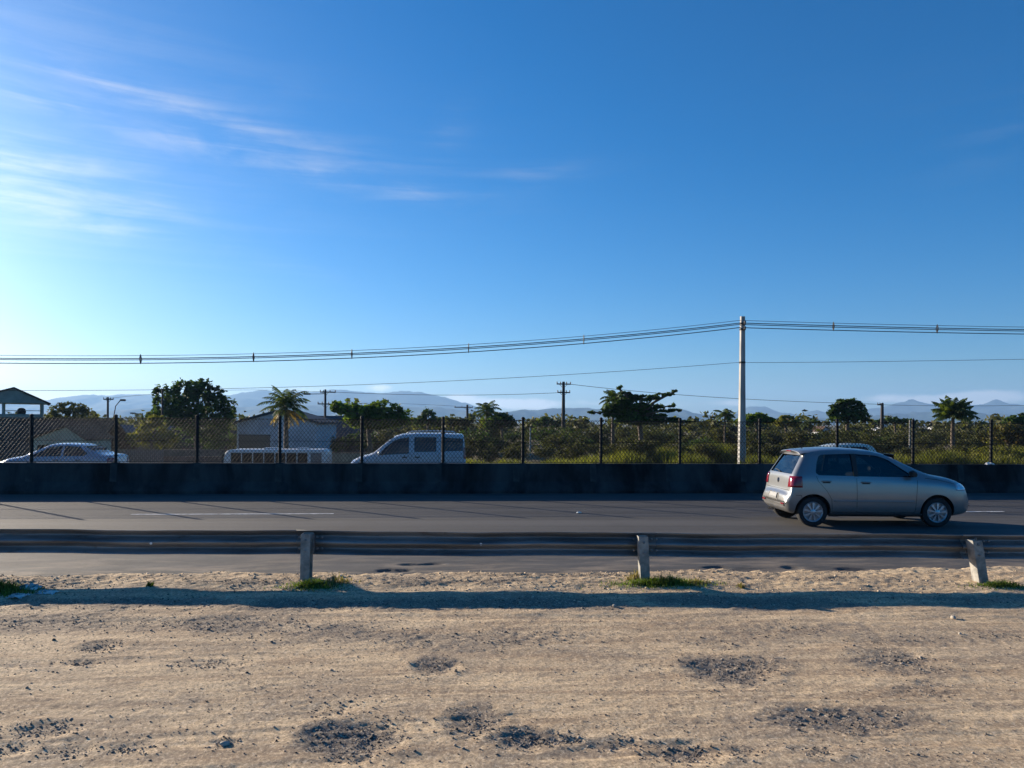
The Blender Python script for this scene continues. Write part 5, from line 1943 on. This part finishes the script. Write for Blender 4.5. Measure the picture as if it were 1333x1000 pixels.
# sheds and walls behind the tallest tree
for (pa, pb, pe, pr, D, lab, roof, wall) in [(112, 208, 575, 553, 104, 'long low grey-roofed shed behind the pale yellow-green tree', m_gmet, m_wallg), (212, 306, 583, 560, 96, 'long low brown-roofed shed under the tallest broad tree', m_roof, m_wallp),
                                             (-30, 60, 560, 552, 118, 'far grey-roofed shed behind the terrace house', m_gmet, m_wallg)]:
    p = loc_of((pa + pb) / 2, D)
    k = D / 988.0
    hw = (pb - pa) / 2 * k
    ze, zr = at(pa, pe, D).z - p.z, at(pa, pr, D).z - p.z
    root = thing('shed', p, lab, 'shed')
    b = MB().box2((-hw, 0.4, -0.4), (hw, 7.6, ze))
    b.build('wall', wall, root)
    b = MB().prism([(0.0, ze - 0.1), (0.0, ze), (4.0, zr), (8.0, ze), (8.0, ze - 0.1), (4.0, zr - 0.1)], -hw - 0.3, hw + 0.3, 'x')
    b.build('roof', roof, root)
    for q in range(3):
        xq = -hw + (q + 0.7) * 2 * hw / 3.2
        MB().box2((xq - 0.5, 0.37, ze * 0.35), (xq + 0.5, 0.42, ze * 0.75)).build('window', m_timber, root)
for (pa, pb, pt, D, lab, m_, cop) in [(112, 308, 586, 60, 'long stained grey boundary wall below the sheds', m_wallg, True), (205, 292, 594, 57.5, 'dull pink low wall in front of the stained grey wall', m_wallp, False), (418, 500, 590, 58, 'mossy grey-green wall to the side of the minibus', mat('mossy_green_wall', (0.15, 0.18, 0.15), 0.95, var=0.25, scale=1.2, spec=0.12), True)]:
    p = loc_of((pa + pb) / 2, D)
    k = D / 988.0
    hw = (pb - pa) / 2 * k
    h = at(pa, pt, D).z - p.z
    root = thing('boundary_wall', p, lab, 'wall', rz=RA)
    MB().box2((-hw, 0, -0.5), (hw, 0.2, h)).build('wall_panel', m_, root)
    if cop:
        MB().box2((-hw - 0.03, -0.04, h), (hw + 0.03, 0.24, h + 0.08)).build('coping', m_wallg, root)
# picket railing
D = 56
p = loc_of(185, D)
k = D / 988.0
h0 = at(185, 603, D).z - p.z
h1 = at(185, 586, D).z - p.z
root = thing('picket_railing', p, 'pale picket railing below the yellow-green tree', 'railing', rz=RA)
b = MB()
for i in range(22):
    xq = (-26 + 52 * i / 21) * k
    b.box2((xq - 0.04, -0.02, -0.3), (xq + 0.04, 0.02, h1))
for zq in (h0 + 0.12, h1 - 0.15):
    b.box2((-27 * k, 0.022, zq - 0.04), (27 * k, 0.06, zq + 0.04))
b.build('pickets', m_gmet, root)

# pale warehouse behind the coconut palm, dark hall joined behind it
D = 80
k = D / 988.0
p = loc_of(360, D)
zz = lambda py: at(360, py, D).z - p.z
X = lambda px: (px - 360) * k
root = thing('warehouse', p, 'pale warehouse with a low-pitched gable behind the coconut palm', 'warehouse')
gable(root, X(309), X(412), 0, 9, -0.3, zz(551), zz(536.5), m_white, m_dmet, 0.35, 0.22, ridge=X(361))
MB().box2((X(311), -0.04, -0.2), (X(352), -0.005, zz(567.5))).build('roller_door', m_tan, root)
MB().box2((X(309) - 0.02, -0.07, -0.3), (X(310.4), -0.003, zz(551))).build('corner_trim', mat('white_trim', (0.7, 0.7, 0.7), 0.7), root)
MB().box2((X(311), -0.05, zz(567.4)), (X(353), -0.002, zz(566))).build('lintel', m_timber, root)
b = MB()
for i in range(9):
    xq = X(358 + i * 6)
    b.box2((xq - 0.02, -0.03, -0.2), (xq + 0.02, -0.001, zz(553)))
b.build('cladding_rib', m_white, root)
D = 90
k = D / 988.0
p = loc_of(428, D)
zz = lambda py: at(428, py, D).z - p.z
X = lambda px: (px - 428) * k
root = thing('hall', p, 'dark grey roofed hall between the warehouse and the bright green tree', 'hall')
MB().box2((X(398), 0.5, -0.3), (X(462), 9.5, zz(568))).build('wall', m_dmet, root)
b = MB().prism([(0.0, zz(570)), (0.0, zz(569)), (5, zz(541)), (10, zz(569)), (10, zz(570)), (5, zz(542))], X(394), X(468), 'x')
b.build('roof', m_dmet, root)
# pale tower block, far off
D = 620
k = D / 988.0
p = at(763, 560, D)
p.z = -2.6
root = thing('tower_block', p, 'tiny white tower block on the skyline right of the tall wooden pole', 'tower block')
zt_ = at(763, 543, D).z - p.z
MB().box2((-1.7, 0, 0), (1.7, 6, zt_)).build('wall', m_white, root)
b = MB()
for i in range(5):
    b.box2((-1.2, -0.05, zt_ - 2 - i * 3), (1.2, 0.03, zt_ - 0.9 - i * 3))
b.build('window_band', m_timber, root)
for (px, py, wpx, D, lab) in [(690, 549, 12, 300, 'small pale distant house left of the wooden pole on the skyline'), (1150, 549, 10, 260, 'small pale distant house below the short dark pole'), (1075, 556, 14, 140, 'small pale house roof left of the round almond tree'), (1222, 549, 8, 320, 'tiny pale distant house left of the royal palm'), (600, 556, 16, 150, 'pale house wall beyond the rear of the white minivan')]:
    p = loc_of(px, D)
    k = D / 988.0
    root = thing('distant_house', p, lab, 'house')
    z1 = at(px, py, D).z - p.z
    gable(root, -wpx / 2 * k, wpx / 2 * k, 0, 6, -0.3, z1 - 0.8, z1, m_white, m_roof, 0.2, 0.1)

# ================================================================== POLES
m_pole = mat('pale_concrete_pole', (0.33, 0.325, 0.31), 0.85, var=0.2, scale=3, c2=(0.42, 0.405, 0.375), stretch=(1, 1, 0.2), detail=8)
m_wood = mat('dark_pole_timber', (0.045, 0.038, 0.034), 0.85, var=0.3, scale=3, stretch=(1, 1, 0.2))
m_ins = mat('insulator_brown', (0.09, 0.06, 0.05), 0.4, var=0.2)

PD = 42.0
pb_ = at(965.5, 604, PD)
pb_.z = tz(pb_) - 0.1
ptop = at(966.5, 412, PD)
H = ptop.z - pb_.z
root = thing('utility_pole', pb_, 'tall pale tapered concrete utility pole beyond the fence', 'utility pole', rz=R(8))
b = MB()
b.prism([(-0.155, -0.12), (-0.095, -0.12), (-0.095, -0.055), (0.095, -0.055), (0.095, -0.12), (0.155, -0.12), (0.155, 0.12), (0.095, 0.12), (0.095, 0.055), (-0.095, 0.055), (-0.095, 0.12), (-0.155, 0.12)], -0.5, 0.0, 'z')
b.v = []
b.f = []
b.mi = []
sec = [(-0.155, -0.12), (-0.095, -0.12), (-0.095, -0.06), (0.095, -0.06), (0.095, -0.12), (0.155, -0.12), (0.155, 0.12), (0.095, 0.12), (0.095, 0.06), (-0.095, 0.06), (-0.095, 0.12), (-0.155, 0.12)]
n = len(sec)
lev = [(-0.5, 1.25), (H * 0.3, 1.08), (H * 0.6, 0.9), (H, 0.72)]
vs = [(x * s_, y * s_, z_) for z_, s_ in lev for x, y in sec]
fs = [(i * n + q, i * n + (q + 1) % n, (i + 1) * n + (q + 1) % n, (i + 1) * n + q) for i in range(len(lev) - 1) for q in range(n)] + [tuple(range(n - 1, -1, -1)), tuple((len(lev) - 1) * n + q for q in range(n))]
b.add(vs, fs)
b.build('pole_shaft', m_pole, root)
b = MB()
for dz in (0.40, 0.72, 2.55):
    b.box2((-0.14, -0.11, H - dz - 0.05), (0.14, 0.11, H - dz + 0.05))
b.build('clamp', m_wood, root)
b = MB()
b.box((0.0, -0.2, H - 0.42), (0.08, 0.30, 0.08))
b.box((0.0, -0.2, H - 0.72), (0.08, 0.30, 0.08))
b.build('bracket_arm', m_wood, root)
for dz in (0.42, 0.72):
    b = MB()
    b.lathe([(0.03, 0), (0.06, 0.03), (0.04, 0.06), (0.06, 0.09), (0.03, 0.13)], (0, -0.33, H - dz), 'z', 10)
    b.build('insulator', m_ins, root, smooth=True)


def xpole(px, ptop_, D, arms, label, w=0.14, mat_=None, name='utility_pole', lamp=None, pbot=600):
    """pole with cross arms: (py, half width px left, right)"""
    p = at(px, pbot, D)
    p.z = tz(p) - 0.1
    k = D / 988.0
    H = at(px, ptop_, D).z - p.z
    root = thing(name, p, label, 'street lamp' if name == 'street_lamp' else 'utility pole')
    b = MB()
    b.tube([(0, 0, -0.4), (0, 0, H * 0.5), (0, 0, H)], [w * 1.25, w * 1.05, w * 0.8], 9)
    b.build('pole_shaft', mat_ or m_wood, root, smooth=True, sharp=40)
    for (py, l, r_) in arms:
        z_ = at(px, py, D).z - p.z
        b = MB()
        M = Matrix.Rotation(R(12), 3, 'Z')
        b.box(((r_ - l) / 2 * k, 0.14, z_), ((l + r_) * k, 0.10, 0.13), M=M)
        a_ = b.build('crossarm', m_wood, root)
        b = MB()
        for t in (-l, -l * 0.45, r_ * 0.45, r_):
            q = M @ Vector((t * k * 0.95, 0, 0))
            b.lathe([(0.03, 0.05), (0.07, 0.10), (0.045, 0.16), (0.065, 0.20), (0.02, 0.27)], (q.x, q.y + 0.14, z_), 'z', 8)
        b.build('insulator', m_ins, a_)
        b = MB()
        for sgn in (-1, 1):
            b.tube([(sgn * 0.55 * min(l, r_) * k, 0.12, z_ - 0.05), (0, 0.1, z_ - 0.55 * min(l, r_) * k - 0.05)], 0.025, 5)
        b.build('brace', m_wood, a_)
    if lamp:
        (lx, ly, hx) = lamp
        e = at(lx, ly, D) - p
        b = MB()
        b.tube([(0, 0, H * 0.94), (e.x * 0.4, 0, H * 0.94 + (e.z - H * 0.94) * 0.75), (e.x, 0, e.z)], 0.045, 6)
        arm = b.build('lamp_arm', m_wood, root, smooth=True)
        b = MB()
        b.box((e.x + hx * k * 0.5, 0, e.z), (abs(hx) * k, 0.34, 0.20))
        bevel(b.build('lamp_head', m_wood, arm), 0.05, 2)
    return root, p, H


xpole(733, 497, 84, [(500, 9, 10), (511, 8, 9)], 'tall dark wooden utility pole with two cross arms near the tiered almond tree', 0.19)
xpole(423, 507, 90, [(510.5, 7, 13), (526, 10, 9)], 'dark utility pole with two cross arms above the dark hall', 0.15, lamp=(404, 513, -9))
xpole(608, 527, 130, [(530.5, 17, 7)], 'short dark utility pole with a single long cross arm behind the white minivan', 0.22)
xpole(140, 517, 100, [(520, 6, 6)], 'slim dark pole with a short cross arm near the tallest broad tree', 0.15)
xpole(211, 506, 72, [], 'slim bare dark pole in front of the tallest broad tree', 0.10)
xpole(1148, 525, 96, [(527, 6, 2)], 'short dark pole with a stub arm behind the silver hatchback', 0.22)
xpole(1184, 547, 56, [], 'thin whitish post beyond the fence behind the hatchback bonnet', 0.05, m_pole, name='post')
xpole(690, 555, 60, [], 'thin pale post in the scrub left of the tall wooden pole', 0.06, m_pole, name='post')
xpole(185, 538, 118, [], 'distant street lamp with its head turned towards the tallest tree', 0.12, name='street_lamp', lamp=(176, 538, -6))
xpole(146, 548, 78, [], 'leaning-armed street lamp near the slim dark pole', 0.07, name='street_lamp', lamp=(157, 521, 6))

# ================================================================== OVERHEAD CABLES
m_cable = mat('black_cable', (0.022, 0.024, 0.028), 0.6, var=0.2)


def dline(px, D0=PD):
    """depth of the line of poles, parallel to the road, on the survey column px"""
    t = (px - 666.5) / 988.0
    t0 = (965.5 - 666.5) / 988.0
    return D0 * (1 - 0.075 * t0) / (1 - 0.075 * t)


def cable(pts, r, label, D=None, group=None, name='power_cable', off=(0, 0)):
    xs_ = [p[0] for p in pts]
    ys_ = [p[1] for p in pts]
    P = []
    for px in np.linspace(xs_[0], xs_[-1], 60):
        # smooth curve through the surveyed points
        co = np.polyfit(xs_, ys_, min(3, len(xs_) - 1))
        py = float(np.polyval(co, px))
        d = dline(px) if D is None else (D if not callable(D) else D(px))
        q = at(px, py, d)
        P.append((q.x, q.y + off[0], q.z + off[1]))
    b = MB()
    b.tube(P, r, 6)
    return tag(b.build(name, m_cable, smooth=True), label, 'cable', group)


LEFT = [(966, 421), (860, 431.5), (760, 441.5), (610, 453), (458, 460.5), (330, 464.8), (183, 466.6), (-30, 466.5), (-260, 461)]
RIGHT = [(966, 421), (1085, 424.5), (1220, 427.5), (1333, 429.5), (1420, 430.5), (1700, 430)]
for side, C_ in (('left', LEFT), ('right', RIGHT)):
    who = 'falling away over the saloon car and minivan' if side == 'left' else 'running on above the silver hatchback'
    cable(C_, 0.013, 'thin topmost bearer wire of the bundle ' + who, off=(0, 0.16))
    cable(C_, 0.024, 'upper thick cable of the bundle ' + who, off=(-0.12, 0.0))
    cable(C_, 0.022, 'middle cable of the bundle ' + who, off=(0.12, -0.05))
    cable(C_, 0.024, 'lowest cable of the bundle ' + who, off=(0.0, -0.24))
co_l = np.polyfit([p[0] for p in LEFT], [p[1] for p in LEFT], 3)
co_r = np.polyfit([p[0] for p in RIGHT], [p[1] for p in RIGHT], 3)
for px, co, lab in [(183, co_l, 'cable spacer hanging over the yellow-green bushy tree'), (330, co_l, 'cable spacer hanging over the pale warehouse'), (458, co_l, 'cable spacer hanging over the bright green spreading tree'), (610, co_l, 'cable spacer hanging over the rear of the white minivan'),
                    (760, co_l, 'cable spacer hanging near the tall wooden pole'), (1085, co_r, 'cable spacer hanging over the round almond tree'), (1220, co_r, 'cable spacer hanging near the royal palm')]:
    q = at(px, float(np.polyval(co, px)), dline(px))
    b = MB()
    for (a, c) in [((0, 0.22), (-0.13, 0.0)), ((0, 0.22), (0.13, -0.05)), ((-0.13, 0.0), (0, -0.27)), ((0.13, -0.05), (0, -0.27)), ((0, 0.22), (0, -0.27))]:
        b.tube([(0, a[0], a[1]), (0, c[0], c[1])], 0.022, 6)
    tag(b.build('cable_spacer', m_cable, loc=q), lab, 'cable spacer', 'spacers on the overhead cables')
cable([(966, 472), (860, 479), (760, 486), (600, 496), (420, 503), (200, 507), (-60, 508)], 0.012, 'low thin telephone wire sagging from the concrete pole over the minivan', name='telephone_wire')
cable([(966, 472), (1085, 471.5), (1220, 469.5), (1360, 467.5), (1500, 466)], 0.012, 'low thin telephone wire from the concrete pole over the silver hatchback', name='telephone_wire')
cable([(733, 511), (668, 513.5), (600, 514.5), (520, 513.5), (423, 510)], 0.026, 'distant cable strung between the two dark cross-armed poles', D=lambda px: 84 + (733 - px) * 6 / 310)
cable([(423, 510.5), (300, 508), (140, 519)], 0.02, 'distant cable from the cross-armed pole to the slim pole behind the tallest tree', D=lambda px: 90 + (423 - px) * 10 / 283)
cable([(740, 500), (800, 506.5), (870, 513), (966, 519.5), (1060, 523.5), (1148, 526.5)], 0.028, 'distant cable from the tall wooden pole to the short dark pole', D=lambda px: 84 + (px - 733) * 12 / 415)
cable([(1148, 527), (1240, 528.5), (1400, 526)], 0.024, 'distant cable from the short dark pole past the royal palm', D=96)
cable([(608, 530), (560, 527), (423, 526)], 0.02, 'distant low cable between the single-armed pole and the hall pole', D=lambda px: 90 + (px - 423) * 40 / 185)

# ================================================================== MOUNTAINS
m_mtn = mat('forested_mountain', (0.03, 0.05, 0.045), 0.95, var=0.4, scale=0.004, c2=(0.05, 0.065, 0.055), spec=0.05, detail=9)


def range_(name, prof, D, depth, seed):
    px0, px1 = -700, 2000
    xs_ = np.array([p[0] for p in prof])
    hs = np.array([p[1] for p in prof])
    hs = np.where((xs_ > 640) & (hs < 536), hs - (536 - hs) * 0.25, hs)
    n, m = 520, 22
    pxs = np.linspace(px0, px1, n)
    top = np.interp(pxs, xs_, hs)
    top = top + 2.2 * fbm(pxs * 0.05, 0 * pxs + seed, 4) + 2.0 * np.abs(fbm(pxs * 0.11, 0 * pxs + seed + 3, 4))
    P = np.zeros((2 * m - 1, n, 3))
    for j in range(2 * m - 1):
        t = j / (m - 1)            # 0 foot, 1 crest, 2 far foot
        f = 1 - abs(1 - t)
        y_ = D + (t - 1) * depth
        for i, px in enumerate(pxs):
            c = at(px, top[i], D)
            x = c.x * 1.0
            h = max(c.z + 3.0, 6)
            # spurs and gullies run down from the crest
            rel = f ** 1.15
            P[j, i] = (x + 60 * math.sin(px * 0.07 + seed) * (1 - f), y_ + (1 - f) * 180 * math.sin(px * 0.045 + 1.3 * seed), -3.0 + h * rel)
    # erosion
    sp = fbm(P[..., 0] / 260.0 + seed, P[..., 1] / 520.0, 5, 0.55)
    f = 1 - np.abs(1 - np.linspace(0, 2, 2 * m - 1))
    P[..., 2] += sp * 70 * (f * (1 - f) * 4)[:, None]
    P[..., 2] = np.maximum(P[..., 2], -3.4)
    return tag(link(name, grid_mesh(name, P), m_mtn, smooth=True), kind='structure')


FAR = [(-700, 530), (-300, 522), (0, 520), (60, 520), (110, 514), (200, 513), (300, 513), (340, 508.5), (400, 510), (440, 507.5), (470, 511), (500, 512), (520, 508), (545, 509.5), (565, 512), (590, 520), (612, 526), (640, 538), (680, 540), (900, 545), (930, 538), (960, 536.5), (975, 530), (995, 530), (1012, 538), (1036, 545), (1050, 536), (1062, 533), (1085, 540), (1110, 541),
       (1135, 532), (1150, 530.5), (1175, 525.5), (1187, 521), (1203, 527), (1240, 529), (1285, 528), (1296, 522.5), (1312, 527), (1340, 530), (1500, 524), (2000, 535)]
NEAR = [(-700, 545), (0, 541), (120, 535), (260, 530), (420, 527), (560, 530), (640, 536), (690, 534), (720, 531.5), (770, 532), (830, 534), (870, 535.5), (888, 533), (905, 537), (920, 538.5), (950, 541), (1010, 544), (1080, 546), (1130, 540), (1200, 537), (1260, 538), (1333, 539), (1500, 540), (2000, 545)]
range_('far_mountains', FAR, 8000, 1500, 2.0)
range_('mountains', NEAR, 5600, 1000, 5.0)

# ================================================================== AIR
def haze():
    b = MB().box2((-9400, -60, -8.0), (9400, 9700, 400))
    mt = bpy.data.materials.new('haze_air')
    mt.use_nodes = True
    w = NT(mt.node_tree)
    v = w.new('ShaderNodeVolumePrincipled')
    v.inputs['Color'].default_value = (0.34, 0.60, 1.0, 1)
    v.inputs['Density'].default_value = 1.1e-4
    v.inputs['Anisotropy'].default_value = 0.2
    out = w.new('ShaderNodeOutputMaterial')
    w.put(out.inputs['Volume'], v.outputs[0])
    o = b.build('haze', mt)
    tag(o, 'pale air haze between the road and the mountains', 'haze', kind='stuff')


haze()
